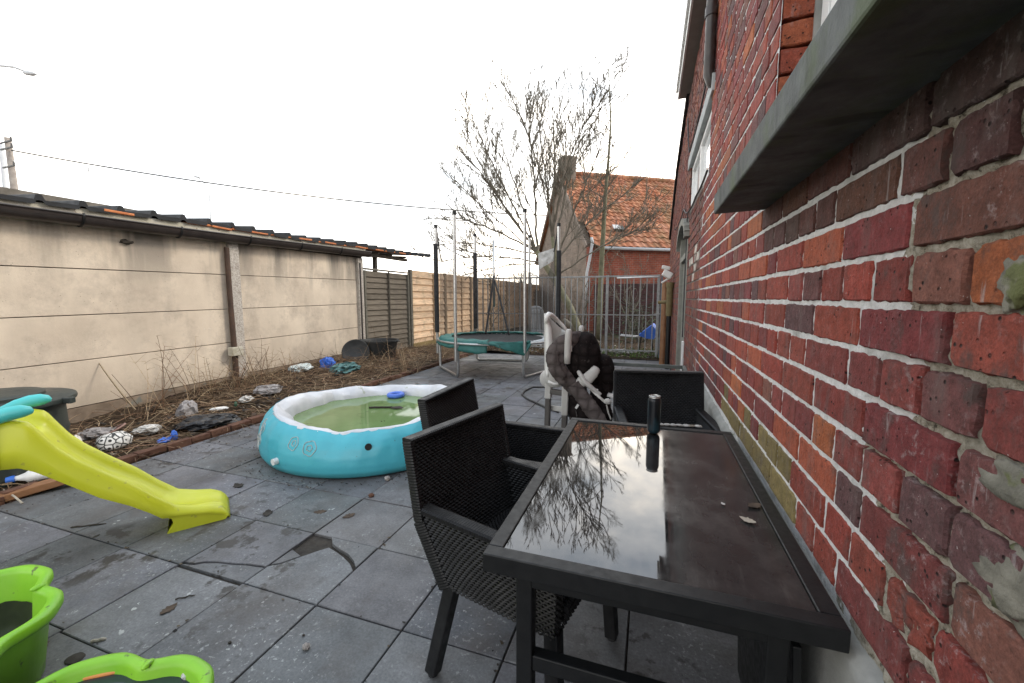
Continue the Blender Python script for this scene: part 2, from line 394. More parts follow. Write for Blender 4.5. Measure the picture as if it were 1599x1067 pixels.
al = m.math('MULTIPLY', al, m.ramp(m.noise(1.8, 2), [(.40, 0), (.55, 1)]))
col = m.mix(al, col, (.06, .07, .025))
m.set(col, .04, ior=1.33); m.bump(m.noise(9, 2), .015, .01); MT['water'] = m.m
m = NT('murky_water'); m.set(m.ramp(m.noise(4, 3), [(.3, (.02, .03, .035)), (.7, (.035, .05, .055))]), .05, ior=1.5); MT['murk'] = m.m
# trampoline
MT['tramp_mat'] = simple('black_jump_mat', (.010, .010, .011), (.022, .022, .024), 10, .7, .3, 200)
MT['pad'] = simple('green_foam_pad', (.015, .10, .088), (.03, .16, .14), 7, .55, .3, 25, spots=((.02, .05, .04), 12, .64))
m = NT('torn_net'); m.set(m.ramp(m.noise(5, 3), [(.3, (.03, .027, .025)), (.7, (.07, .06, .055))]), .9)
tr = m.n('ShaderNodeBsdfTransparent'); mx = m.n('ShaderNodeMixShader')
m.L(m.ramp(m.noise(4, 4, .6, stretch=(1, 1, .4)), [(.3, .42), (.7, .68)]), mx.inputs[0]); m.L(tr.outputs[0], mx.inputs[1]); m.L(m.b.outputs[0], mx.inputs[2]); m.L(mx.outputs[0], m.out.inputs[0])
MT['net'] = m.m
# terracotta roof
m = NT('terracotta_tiles'); c = m.attr()
col = m.mix(1.0, c, m.ramp(m.noise(4, 6, .7), [(.25, .6), (.75, 1.3)]), 'MULTIPLY')
col = m.mix(m.ramp(m.noise(1.3, 7, .72), [(.46, 0), (.66, .75)]), col, (.13, .105, .055))
m.set(col, .85, spec=.15); MT['roof'] = m.m
# procedural far brick
def farbrick(name, c1, c2, mo, sx=4.4, rot=(0, 0, 0)):
    m = NT(name); b = m.n('ShaderNodeTexBrick'); mp = m.n('ShaderNodeMapping'); mp.inputs['Rotation'].default_value = rot
    m.L(m.co, mp.inputs[0]); m.L(mp.outputs[0], b.inputs[0]); b.inputs['Scale'].default_value = sx
    b.inputs['Color1'].default_value = (*c1, 1); b.inputs['Color2'].default_value = (*c2, 1); b.inputs['Mortar'].default_value = (*mo, 1)
    b.inputs['Mortar Size'].default_value = .03; b.inputs['Brick Width'].default_value = .95; b.inputs['Row Height'].default_value = .33
    col = m.mix(1.0, b.outputs[0], m.ramp(m.noise(2.5, 6, .7), [(.25, .6), (.75, 1.35)]), 'MULTIPLY')
    m.set(col, .9, spec=.15); return m.m
# ------------------------------------------------------------------ world and sun
w = bpy.data.worlds.new('World'); sc.world = w; w.use_nodes = True; t = w.node_tree
bg = t.nodes['Background']; bg.inputs[1].default_value = .1
SUN = Vector((.62, .40, .0)).normalized(); EL = R(40)
SUN = Vector((SUN.x*math.cos(EL), SUN.y*math.cos(EL), math.sin(EL)))
sky = t.nodes.new('ShaderNodeTexSky'); sky.sky_type = 'NISHITA'; sky.sun_disc = False
sky.sun_elevation = EL; sky.sun_rotation = math.atan2(SUN.x, SUN.y); sky.dust_density = 3; sky.air_density = 1.0
tc = t.nodes.new('ShaderNodeTexCoord')
sep = t.nodes.new('ShaderNodeSeparateXYZ'); t.links.new(tc.outputs['Generated'], sep.inputs[0])
mp = t.nodes.new('ShaderNodeMapping'); mp.inputs['Scale'].default_value = (1, 1, 2.2); t.links.new(tc.outputs['Generated'], mp.inputs[0])
nz = t.nodes.new('ShaderNodeTexNoise'); nz.inputs['Scale'].default_value = 2.6; nz.inputs['Detail'].default_value = 7; nz.inputs['Roughness'].default_value = .6
t.links.new(mp.outputs[0], nz.inputs['Vector'])
def wramp(fac, stops):
    nd = t.nodes.new('ShaderNodeValToRGB'); cr = nd.color_ramp
    while len(cr.elements) < len(stops): cr.elements.new(.5)
    for e, (p, c) in zip(cr.elements, stops): e.position = p; e.color = (*c, 1)
    t.links.new(fac, nd.inputs[0]); return nd.outputs[0]
cloud = wramp(nz.outputs['Fac'], [(.34, (.42, .48, .56)), (.50, (.80, .82, .85)), (.62, (1.3, 1.24, 1.15))])
grad = wramp(sep.outputs[2], [(0.0, (1.75, 1.67, 1.55)), (.25, (1.35, 1.31, 1.25)), (.6, (.68, .74, .82)), (1.0, (.60, .68, .78))])
def wmix(f, a, b, mode):
    nd = t.nodes.new('ShaderNodeMix'); nd.data_type = 'RGBA'; nd.blend_type = mode; nd.inputs[0].default_value = f
    for i, vv in ((6, a), (7, b)):
        if hasattr(vv, 'is_output'): t.links.new(vv, nd.inputs[i])
        else: nd.inputs[i].default_value = (*vv, 1)
    return nd.outputs[2]
cl = wmix(1.0, cloud, grad, 'MULTIPLY')
dt = t.nodes.new('ShaderNodeVectorMath'); dt.operation = 'DOT_PRODUCT'; dt.inputs[1].default_value = Vector((.22, .86, .46)).normalized(); t.links.new(tc.outputs['Generated'], dt.inputs[0])
glow = wramp(dt.outputs['Value'], [(0.0, (1.0, 1.0, 1.0)), (.55, (1.15, 1.14, 1.12)), (.85, (1.55, 1.5, 1.42)), (1.0, (2.0, 1.88, 1.72))])
cl = wmix(1.0, cl, glow, 'MULTIPLY')
cl = wmix(1.0, cl, (15.5, 15.5, 15.5), 'MULTIPLY')
t.links.new(wmix(.85, sky.outputs[0], cl, 'MIX'), bg.inputs[0])
sl = bpy.data.lights.new('sun', 'SUN'); sl.energy = 1.5; sl.angle = R(14); sl.color = (1, .90, .76)
so = bpy.data.objects.new('sun', sl); COL.objects.link(so); so.rotation_euler = SUN.to_track_quat('Z', 'Y').to_euler()
sc.view_settings.view_transform = 'Standard'; sc.view_settings.look = 'None'; sc.view_settings.exposure = .62; sc.view_settings.gamma = 1
sc.cycles.max_bounces = 8
# ================================================================== SETTING
WX = 0.43           # brick face of the house wall
LX = -6.0           # face of the concrete wall
mb = MB(); mb.grid(lambda u, v: (lerp(-150, 150, u), lerp(-60, 240, v), -.06+.0*u), 60, 60)
tag(mb.build('ground', MT['soil']), kind='structure')
# soil bed along the concrete wall, rising towards it
def bed_z(x, y):
    e = max(0.0, min(1.0, (-4.2-x)/1.5))
    far = max(0.0, min(1.0, (y-7.0)/2.0))
    lowl = max(0.0, min(1.0, (y-2.7)/1.7))
    return (.015+.15*e**.8*(.12+.88*lowl))*(1-.55*far)+.035*fbm(x*1.7, y*1.7, 3)+.018*fbm(x*7, y*7, 9, 3)*min(1, e*6)
mb = MB(); mb.grid(lambda u, v: (lerp(-6.25, -4.14, u), lerp(-1.5, 9.95, v), bed_z(lerp(-6.25, -4.14, u), lerp(-1.5, 9.95, v))), 44, 220)
tag(mb.build('soil_bed', MT['soil'], smooth=True), kind='structure')
# back garden behind the metal fence
def back_z(x, y): return .03+.05*fbm(x*.9, y*.9, 5)+.02*fbm(x*5, y*5, 2, 3)
mb = MB(); mb.grid(lambda u, v: (lerp(-6.4, .6, u), lerp(9.62, 22, v), back_z(lerp(-6.4, .6, u), lerp(9.62, 22, v))), 70, 110)
tag(mb.build('back_garden_soil', MT['soil'], smooth=True), kind='structure')
# sand bed under the paving
mb = MB(); mb.box((-1.65, 4.3, -.03), (5.0, 10.8, .03)); tag(mb.build('paving_bed', MT['brown_dark']), kind='structure')
# paving tiles
TX, TY, X0, Y0 = .4545, .4535, -1.86, 1.365
mb = MB(); g = .0035
def tile_col():
    b = rng.uniform(.80, 1.17); return (.148*b*rng.uniform(.97, 1.05), .151*b, .157*b*rng.uniform(.96, 1.05))
def tile_poly(poly, dz=0.0, tilt=(0, 0)):
    n = len(poly); cx = sum(p[0] for p in poly)/n; cy = sum(p[1] for p in poly)/n; c = tile_col()
    def zz(p): return dz+(p[0]-cx)*tilt[0]+(p[1]-cy)*tilt[1]
    top = []
    for i, p in enumerate(poly):
        q = Vector((p[0], p[1])); d = (Vector((cx, cy))-q); d = d.normalized()*.004 if d.length else d
        top.append((q.x+d.x, q.y+d.y))
    vs = [(p[0], p[1], zz(p)) for p in top]+[(p[0], p[1], zz(p)-.003) for p in poly]+[(p[0], p[1], -.02) for p in poly]
    fs = [tuple(range(n))]+[(n+i, n+(i+1) % n, (i+1) % n, i) for i in range(n)]+[(2*n+i, 2*n+(i+1) % n, n+(i+1) % n, n+i) for i in range(n)]
    mb.add(vs, fs, c)
for i in range(-5, 5):
    for j in range(-5, 19):
        x0, y0 = X0+i*TX, Y0+j*TY; x1, y1 = x0+TX, y0+TY
        if j == 0 and i in (0, -1): continue
        dy = -.012 if (i == -1 and j < 0) else 0
        tile_poly([(x0+g, y0+g+dy), (x1-g, y0+g+dy), (x1-g, y1-g+dy), (x0+g, y1-g+dy)], rng.uniform(-.002, .002), (rng.uniform(-.004, .004), rng.uniform(-.004, .004)))
# the broken tile and its cracked neighbour
xa, xb, xc, ya, yb = X0-TX, X0, X0+TX, Y0, Y0+TY
tile_poly([(xb+g, ya+g), (xc-g, ya+g), (xc-g, 1.615), (-1.46, 1.655), (-1.532, 1.690), (-1.60, 1.715), (-1.672, 1.735), (-1.712, 1.685), (-1.755, 1.622), (-1.81, 1.535), (-1.845, 1.507), (xb+g, 1.50)], .001)
tile_poly([(xc-g, 1.638), (xc-g, yb-g), (-1.725, yb-g), (-1.675, 1.766), (-1.60, 1.738), (-1.52, 1.716), (-1.45, 1.675)], .004, (0, .01))
tile_poly([(xb+g, 1.522), (-1.815, 1.553), (-1.765, 1.628), (-1.845, 1.655), (xb+g, 1.66)], -.002)
tile_poly([(xa+g, ya+g), (xb-g, ya+g), (xb-g, 1.485), (-1.96, 1.472), (-2.045, 1.452), (-2.13, 1.437), (-2.20, 1.412), (-2.235, ya+.02)], 0)
tile_poly([(xa+g, ya+.028), (-2.25, ya+.03), (-2.21, 1.425), (-2.135, 1.450), (-2.045, 1.464), (-1.96, 1.484), (xb-g, 1.497), (xb-g, yb-g), (xa+g, yb-g)], .002, (.002, .004))
tag(mb.build('patio', MT['tile']), kind='structure')
# brown edging between paving and bed
mb = MB(); y = 1.0
while y < 8.9:
    L = rng.uniform(.18, .24)
    mb.box((-4.185+rng.uniform(-.01, .01), y+L/2, .012+rng.uniform(-.008, .012)), (.075, L-.008, .09), Matrix.Rotation(rng.uniform(-.05, .05), 3, 'Z') @ Matrix.Rotation(rng.uniform(-.12, .12), 3, 'Y'), .006); y += L
tag(mb.build('bed_edging', MT['rust_brick']), kind='structure')
# ================================================================== HOUSE ON THE RIGHT
house = empty('brick_house', (WX, 4, 0), 0, 'long old red brick house with white mortar, stone sill and eaves close on the right', 'house')
CH = .0955; ZB = 1.386-7*CH         # course grid; course 7 starts at 1.386
PLZ = .70; EAVE = 4.27; WEND = 11.2
def wall_top(y): return interp([(6.6, EAVE), (9.0, 3.85), (11.2, 2.85)], y) if y > 6.6 else EAVE
OPEN = [(-.15, 1.90, 1.835, 3.25), (3.92, 5.85, 2.50, 3.18), (5.75, 7.15, .05, 2.40)]   # y0,y1,z0,z1 of front window, far window, door
SILL = (-.25, 1.955, 1.755, 1.835)
BC = [(.20, .045, .032), (.23, .052, .034), (.17, .038, .032), (.14, .036, .034), (.25, .066, .036), (.27, .085, .036), (.115, .046, .045), (.085, .043, .045), (.17, .043, .038), (.20, .05, .036), (.21, .044, .033), (.14, .06, .046), (.155, .034, .036)]
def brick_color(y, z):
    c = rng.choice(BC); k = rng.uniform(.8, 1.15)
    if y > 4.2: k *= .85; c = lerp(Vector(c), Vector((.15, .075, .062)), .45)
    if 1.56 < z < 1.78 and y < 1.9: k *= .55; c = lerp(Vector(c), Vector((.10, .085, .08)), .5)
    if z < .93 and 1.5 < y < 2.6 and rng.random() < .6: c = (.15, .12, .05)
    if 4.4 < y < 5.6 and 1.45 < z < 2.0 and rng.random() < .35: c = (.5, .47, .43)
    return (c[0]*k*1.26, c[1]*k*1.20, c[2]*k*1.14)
def brick(mb, a, b, z0, z1, fr, col, nu, nv, worn=0.0, seed=0.0):
    """fr(u, z, d): point at u along, z up, d out of the wall."""
    vs = []
    jr = .0022+.002*worn
    cut = [rng.random()*worn for _ in range(4)]
    for j in range(nv+1):
        for i in range(nu+1):
            iu = .0028/(b-a); iv = .0028/(z1-z0)
            u = 0 if i == 0 else 1 if i == nu else lerp(iu, 1-iu, (i-1)/(nu-2)); v = 0 if j == 0 else 1 if j == nv else lerp(iv, 1-iv, (j-1)/(nv-2)); edge = i in (0, nu) or j in (0, nv)
            uu = lerp(a, b, u); zz = lerp(z0, z1, v)
            d = .0018*N3(uu*9+seed, zz*9, seed)+.0012*N3(uu*45, zz*45, seed)
            if edge:
                d -= .0042
                uu += rng.uniform(-jr, jr); zz += rng.uniform(-jr, jr)
            ci = (0 if u < .5 else 1)+(0 if v < .5 else 2)
            cd = math.hypot((u if u < .5 else 1-u)*(b-a), (v if v < .5 else 1-v)*(z1-z0))
            cc = .035*cut[ci]
            if cd < cc:
                d -= .012*(1-cd/cc); uu += (1 if u < .5 else -1)*(cc-cd)*.25*(i in (0, nu)); zz += (1 if v < .5 else -1)*(cc-cd)*.25*(j in (0, nv))
            if worn > .9:
                e = fbm(uu*11, zz*11, seed, 4)
                if e > .35: d -= min(.012, (e-.35)*.06)
            vs.append((uu, zz, d))
    W = nu+1; P = [fr(*q) for q in vs]; nfront = len(P)
    fs = [(j*W+i, j*W+i+1, (j+1)*W+i+1, (j+1)*W+i) for j in range(nv) for i in range(nu)]
    ring = [i for i in range(W)]+[j*W+nu for j in range(1, nv+1)]+[nv*W+i for i in range(nu-1, -1, -1)]+[j*W for j in range(nv-1, 0, -1)]
    back = [fr(vs[k][0], vs[k][1], -.03) for k in ring]
    P += back; n = len(ring)
    fs += [(ring[i], nfront+i, nfront+(i+1) % n, ring[(i+1) % n]) for i in range(n)]
    mb.add(P, fs, col)
def fr_wall(u, z, d): return (WX-d, u, z)
mb = MB(); k = 0
zc = .0; rows = []
kk0 = int((0.05-ZB)/CH)-1
for k in range(kk0, 46):
    z0 = ZB+k*CH+.0072; z1 = z0+CH-.0144
    spans = [(-.75, WEND)]
    zm = (z0+z1)/2
    if zm > EAVE+.02: break
    if zm < PLZ+.02: spans = [(4.25, WEND)]
    if zm < .06: continue
    # sloping top
    if zm > 2.85:
        ymax = 11.2
        for yy in [6.6+i*.05 for i in range(93)]:
            if wall_top(yy) < zm+.05: ymax = yy; break
        spans = [(spans[0][0], ymax)]
    cuts = [(o[0], o[1]) for o in OPEN if o[2]-.02 < zm < o[3]+.02]
    if SILL[2] < zm < SILL[3] or (z0 < SILL[3]-.01 and z1 > SILL[2]+.01): cuts.append((SILL[0], SILL[1]))
    for c0, c1 in cuts:
        ns = []
        for s0, s1 in spans:
            if c1 <= s0 or c0 >= s1: ns.append((s0, s1)); continue
            if c0 > s0: ns.append((s0, c0))
            if c1 < s1: ns.append((c1, s1))
        spans = ns
    head = (k % 2 == 1)
    for s0, s1 in spans:
        y = s0 - (0 if any(abs(s0-c[1]) < 1e-6 for c in cuts) else rng.uniform(0, .2))
        first = True
        while y < s1-.02:
            L = .134 if head else .268
            if not head and rng.random() < .14: L = .134
            if head and rng.random() < .08: L = .268
            if first and not head: L = .201
            if y > 4.2: L *= .93
            L *= rng.uniform(.93, 1.07); first = False
            a, b = y, min(y+L, s1); y += L
            if s1-b < .06 and b < s1: b = s1; y = s1
            if b <= s0+.03: continue
            a = max(a, s0)
            hj = .0072+rng.uniform(-.0015, .003)
            near = b < 2.7; mid = b < 4.3
            nu, nv = ((22 if L > .2 else 12), 9) if b < 1.15 else ((16 if L > .2 else 9), 7) if b < 1.6 else ((10 if L > .2 else 6), 5) if near else (5, 4) if mid else (4, 3)
            worn = .10 + (.22 if b < .98 else .0) + (.3 if y > 4.2 else 0)
            if b < .92 and rng.random() < .35: worn = 1.1
            if b-a < .03: continue
            off = rng.uniform(.0005, .0035)
            tl = rng.uniform(-.002, .002)
            zj0, zj1 = z0+rng.uniform(-.002, .002), z1+rng.uniform(-.002, .002)
            if zm > EAVE-.09: zj1 = min(zj1, EAVE)
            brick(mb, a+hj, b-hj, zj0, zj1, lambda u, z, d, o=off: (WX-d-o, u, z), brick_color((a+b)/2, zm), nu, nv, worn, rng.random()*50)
# reveal bricks of the front window (face towards the camera)
for k in range(12, 27):
    z0 = ZB+k*CH+.0065; z1 = z0+CH-.013
    if z0 < 1.83: continue
    if z0 > 3.2: break
    c = rng.choice([(.30, .075, .038), (.26, .06, .035), (.34, .095, .045)])
    brick(mb, .438, .56, z0, z1, lambda u, z, d: (u, 1.90-d-.001, z), c, 6, 5, .2, rng.random()*50)
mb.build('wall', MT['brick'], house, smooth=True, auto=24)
# mortar face (one sheet with holes for the openings), slightly rough
mb = MB()
def mort_d(y, z):
    n = .0022*fbm(y*28, z*28, 1, 3)+.0014*fbm(y*75, z*75, 4, 2)
    if y < .93+.25*N3(y*2, z*3, 8): return -.0095+.0085*fbm(y*26, z*26, 6, 5)
    if y > 4.3: return -.006+n*1.5
    return -.0030+n*1.1
def in_open(y, z):
    if z < PLZ-.03 and y < 4.25: return True
    if z > wall_top(y): return True
    return any(o[0] <= y <= o[1] and o[2] <= z <= o[3] for o in OPEN) or (SILL[0] < y < SILL[1] and SILL[2] < z < SILL[3])
def mort_patch(ys, zs):
    W = len(ys); vs = [(WX-mort_d(y, z), y, z) for z in zs for y in ys]
    fs = []
    for j in range(len(zs)-1):
        for i in range(W-1):
            if not in_open((ys[i]+ys[i+1])/2, (zs[j]+zs[j+1])/2): fs.append((j*W+i, j*W+i+1, (j+1)*W+i+1, (j+1)*W+i))
    mb.add(vs, fs)
def rangev(a, b, n, extra=()):
    return sorted(set([round(a+(b-a)*i/n, 5) for i in range(n+1)]+[e for e in extra if a < e < b]))
ez = [PLZ-.03]+[e for o in OPEN for e in (o[2], o[3])]+[SILL[2], SILL[3]]; ey = [4.25]+[e for o in OPEN for e in (o[0], o[1])]+[SILL[0], SILL[1]]
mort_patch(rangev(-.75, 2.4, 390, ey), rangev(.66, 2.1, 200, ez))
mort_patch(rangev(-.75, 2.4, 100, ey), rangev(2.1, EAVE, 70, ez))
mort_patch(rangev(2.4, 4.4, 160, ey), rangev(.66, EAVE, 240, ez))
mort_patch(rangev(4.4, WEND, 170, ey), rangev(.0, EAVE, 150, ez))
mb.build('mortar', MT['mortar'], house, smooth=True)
# body of the house behind the face, side returns of the openings
mb = MB()
mb.box((WX+.05+3.0+.25, 3.2, 2.1), (6.0, 7.0, 4.2)); mb.box((WX+.05+3.0+.25, 8.9, 1.4), (6.0, 4.4, 2.7))
mb.box((WX+.17, 11.13, 1.4), (.30, .12, 2.75)); mb.box((WX+.17, -.68, 2.1), (.28, .1, 4.2))
for y0, y1, z0, z1 in OPEN[1:]:
    mb.box((WX+.15, y1+.02, (z0+z1)/2), (.25, .04, z1-z0)); mb.box((WX+.15, y0-.02, (z0+z1)/2), (.25, .04, z1-z0)); mb.box((WX+.15, (y0+y1)/2, z1+.02), (.25, y1-y0, .04)); mb.box((WX+.15, (y0+y1)/2, z0-.02), (.25, y1-y0, .04))
mb.box((WX+.17, .9, 3.27), (.25, 2.1, .04))
mb.build('house_core', MT['brown_dark'], house)
# cement lumps and mossy patches smeared on the worn bricks nearest the camera
def wpt(px, py):
    v = ray(px, py); t_ = WX/v.x; return Vector((WX, v.y*t_, H+v.z*t_))
MT['cement'] = simple('mossy_cement', (.10, .095, .075), (.25, .235, .19), 16, .95, .9, 60, dist=.008, spots=((.11, .12, .045), 14, .56))
for i, (px, py, ry, rz_) in enumerate(((1597, 440, .034, .040), (1590, 765, .060, .030), (1592, 925, .06, .045))):
    c_ = wpt(px, py); mb = MB().blob(c_+Vector((.006, 0, 0)), (.014, ry, rz_), 4, .45, 1.9, 60+i); mb.build('cement_lump', MT['cement'], house, smooth=True)
# plinth of grey render
mb = MB()
def plinth(u, v):
    y = lerp(-.75, 4.26, u)
    pr = [(WX-.035, -.02), (WX-.033, .3), (WX-.030, .60), (WX-.026, .672), (WX-.012, .692), (WX+.02, .702)]
    x = interp([(i/5, p[0]) for i, p in enumerate(pr)], v); z = interp([(i/5, p[1]) for i, p in enumerate(pr)], v)
    return (x+.003*fbm(y*6, z*9, 2), y, z+.006*fbm(y*12, z*5, 7)*(v > .5))
mb.grid(plinth, 330, 20); mb.build('plinth', MT['concrete_grey'], house, smooth=True)
# sill
mb = MB(); L = SILL[1]-SILL[0]
mb.box((WX-.19+.17, (SILL[0]+SILL[1])/2, (SILL[2]+SILL[3])/2), (.34, L, .078), Matrix.Rotation(R(-2.0), 3, 'Y'), .006)
m = NT('mossy_bluestone_sill'); x, y, z = m.xyz(); col = m.ramp(m.noise(11, 6, .65), [(.3, (.055, .06, .058)), (.7, (.13, .14, .135))])
col = m.mix(m.ramp(m.noise(5, 5, .65), [(.48, 0), (.64, .65)]), col, (.075, .10, .04))
mst = m.ramp(m.noise(4, 4, .6, stretch=(1, 3, .3)), [(.54, 0), (.66, .6)]); col = m.mix(mst, col, (.025, .025, .025))
m.set(col, .75, spec=.3); m.bump(m.noise(70, 6, .7), .5, .004); MT['sill'] = m.m
mb.build('window_sill', MT['sill'], house)
# front window
win = MB(); fx = WX+.125
win.box((fx+.03, 1.885-.035, 2.54), (.06, .07, 1.40), None, .004); win.box((fx+.03, .87, 1.87), (.06, 1.89, .07), None, .004); win.box((fx+.03, .87, 3.21), (.06, 1.89, .07), None, .004)
win.box((fx+.025, 1.74, 2.54), (.07, .06, 1.26), None, .006); win.box((fx+.025, .9, 2.54), (.07, .09, 1.26), None, .006); win.box((fx+.025, -.11, 2.54), (.06, .06, 1.4), None, .004)
wf = win.build('window', MT['white_plastic'], house)
MB().box((fx+.04, .87, 2.54), (.012, 1.8, 1.3)).build('pane', MT['glass'], wf)
MB().box((fx+.006, 1.8915, 2.54), (.05, .013, 1.39)).build('sealant', MT['concrete_grey'], wf)
# far window, blind and sky reflection in the pane colour, bluestone lintel
wf = MB(); cy, y0, y1, z0, z1 = 4.885, 3.92, 5.85, 2.50, 3.04
for yy in (y0+.03, y1-.03, 4.9): wf.box((WX+.05, yy, (z0+z1)/2), (.06, .055, z1-z0), None, .004)
wf.box((WX+.05, cy, z0+.03), (.058, y1-y0-.11, .055), None, .004); wf.box((WX+.05, cy, z1-.03), (.058, y1-y0-.11, .055), None, .004)
o = wf.build('window', MT['white_plastic'], house)
MB().box((WX+.055, cy, (z0+z1)/2), (.01, y1-y0-.1, z1-z0-.1)).build('pane', MT['blind_sky'], o)
MB().box((WX+.06, cy, 3.11), (.17, y1-y0+.28, .135), None, .006).build('lintel', MT['slate'], house)
# door
dr = MB(); y0, y1, zt = 5.75, 7.15, 2.40
for yy in (y0+.05, y1-.05): dr.box((WX+.045, yy, 1.2), (.10, .10, 2.3), None, .006)
dr.box((WX+.045, 6.45, 1.98), (.09, 1.2, .08), None, .005)
o = dr.build('door', MT['lead'], house)
d2 = MB(); d2.box((WX+.07, 6.45, .55), (.05, 1.18, .95), None, .004); d2.box((WX+.07, 5.92, 1.47), (.05, .12, .93), None, .004); d2.box((WX+.07, 6.98, 1.47), (.05, .12, .93), None, .004); d2.box((WX+.07, 6.45, 1.47), (.05, .09, .93), None, .004)
d2.build('door_leaf', MT['lead'], o)
MB().box((WX+.08, 6.45, 1.47), (.012, 1.0, .93)).build('pane', MT['glass'], o)
MB().box((WX+.08, 6.45, 2.2), (.012, 1.2, .34)).build('fanlight', MT['glass'], o)
a = MB()
pts = [(WX-.02, 6.45+.80*math.cos(t_), 2.15+.30*math.sin(t_)) for t_ in [math.pi*i/16 for i in range(17)]]
for p, q in zip(pts, pts[1:]): a.bar(p, q, .09, .08, (1, 0, 0))
a.build('door_arch', MT['lead'], house)
MB().box((WX-.012, 5.72, .42), (.025, .10, .84), None, .004).build('white_board', MT['white_plastic'], house)
# eaves: soffit, fascia, gutter, roof slab
MB().box((WX-.055, 3.0, EAVE+.02), (.15, 7.5, .03)).build('soffit', MT['soffit'], house)
MB().box((WX-.14, 3.0, EAVE+.10), (.022, 7.52, .20), None, .003).build('fascia', MT['white_plastic'], house)
MB().box((WX-.165, 3.0, EAVE+.15), (.028, 7.55, .10), None, .008).build('gutter', MT['white_plastic'], house)
rm = MB(); sl_ = .7
rm.add([(WX-.16, -.75, EAVE+.21), (WX-.16, 6.75, EAVE+.21), (WX+3.2, 6.75, EAVE+2.2), (WX+3.2, -.75, EAVE+2.2), (WX+6.6, 6.75, EAVE+.21), (WX+6.6, -.75, EAVE+.21),
        (WX-.12, -.75, EAVE+.05), (WX-.12, 6.75, EAVE+.05), (WX+6.6, 6.75, EAVE-.07), (WX+6.6, -.75, EAVE-.07)],
       [(0, 1, 2, 3), (3, 2, 4, 5), (7, 8, 4, 2, 1), (6, 0, 3, 5, 9), (6, 7, 1, 0), (6, 9, 8, 7), (5, 4, 8, 9)])
rm.build('roof', MT['roof'], house)
# sloping dark verge over the far part
v = MB(); ys = [6.62, 9.0, 11.25]
for a_, b_ in zip(ys, ys[1:]): v.bar((WX+.14, a_, wall_top(a_)+.05), (WX+.14, b_, wall_top(min(b_, 11.2))+.05), .36, .10, (0, 0, 1))
v.build('verge', MT['black_sheet'], house)
# dark downpipe stub
d = MB(); d.tube([(WX-.045, 3.83, EAVE+.02), (WX-.045, 3.83, 3.18), (WX-.02, 3.84, 3.10)], [.042, .042, .03], 10); d.tube([(WX-.045, 3.83, 3.62), (WX-.045, 3.83, 3.69)], .05, 10)
d.build('downpipe', MT['brown_pvc'], house, smooth=True, auto=40)
# cables along the wall
def cable(pts, r, seg=10):
    out = []
    for p, q in zip(pts, pts[1:]):
        p, q = Vector(p), Vector(q)
        for i in range(seg): out.append(p.lerp(q, i/seg)+Vector((0, 0, -.05*(q-p).length*math.sin(math.pi*i/seg)*.5)))
    out.append(Vector(pts[-1])); return MB().tube(out, r, 6)
cable([(WX-.02, 3.72, 4.2), (WX-.03, 3.9, 3.35), (WX-.03, 4.6, 3.22), (WX-.025, 5.9, 3.25), (WX-.02, 6.5, 3.9)], .008).build('cable', MT['wire'], house, smooth=True)
cable([(WX-.02, 3.86, 2.45), (WX-.03, 4.6, 2.42), (WX-.035, 5.6, 2.44), (WX-.03, 6.3, 2.62), (WX-.03, 8.6, 2.7)], .009).build('cable', MT['wire'], house, smooth=True)
cable([(WX-.02, 5.8, 2.46), (WX-.025, 5.68, 1.9), (WX-.025, 5.66, .9)], .007).build('cable', MT['wire'], house, smooth=True)
# pipes at the far end of the wall
MB().tube([(.275, 9.0, 0), (.275, 9.0, 1.72)], .062, 14).build('brown_pipe', MT['copper_pipe'], house, smooth=True, auto=40)
p = MB(); p.tube([(.355, 8.6, 0.0), (.355, 8.6, 1.05)], .045, 12); p.build('pipe', MT['dark_metal'], house, smooth=True, auto=40)
p = MB(); p.tube([(.355, 8.6, 1.05), (.355, 8.6, 1.62)], .062, 12); p.tube([(.355, 8.6, 1.33), (.16, 8.75, 1.31)], .034, 10); p.tube([(.355, 8.6, 1.60), (.355, 8.6, 1.70)], .074, 12)
p.build('pipe_collar', MT['mossy_pipe'], house, smooth=True, auto=40)
lb = MB(); lb.box((.30, 8.7, 1.86), (.19, .16, .13), Matrix.Rotation(.5, 3, 'Y'), .02); lb.box((.27, 8.72, 1.99), (.16, .14, .07), Matrix.Rotation(.25, 3, 'Y'), .015); lb.tube([(.36, 8.7, 1.80), (.20, 8.75, 1.70)], .018, 8)
lb.build('outdoor_lamp', MT['ivory'], house)
# ================================================================== SHED WALL ON THE LEFT
shed = empty('concrete_shed', (LX, 3, 0), 0, 'low shed of beige concrete panels with brown gutter and black sheet roof', 'shed')
PZ = [-.12, .185, .70, 1.205, 1.715, 2.20]
SY = [-1.3, 1.70, 4.60, 7.45]; PW = .15
for a, b in zip(SY, SY[1:]):
    for k in range(5):
        z0, z1 = PZ[k], PZ[k+1]
        mb = MB(); mb.box((LX-.03+rng.uniform(-.003, .003), (a+b)/2, (z0+z1)/2+.013*((a+b)/2-2.3)), (.06, b-a-PW+.03, z1-z0-.009), Matrix.Rotation(.013+rng.uniform(-.001, .001), 3, 'X'), .004)
        if k == 0: mb.build('foundation_panel', MT['foundation'], shed)
        else: mb.build('wall_panel', MT['concrete'], shed)
for y in SY:
    MB().box((LX-.005, y, 1.1), (.13, PW, 2.3), None, .006).build('post', MT['post'], shed)
MB().box((LX-.05, 3.1, 2.28), (.05, 9.0, .20), Matrix.Rotation(.018, 3, 'X')).build('wall_plate', MT['brown_dark'], shed)
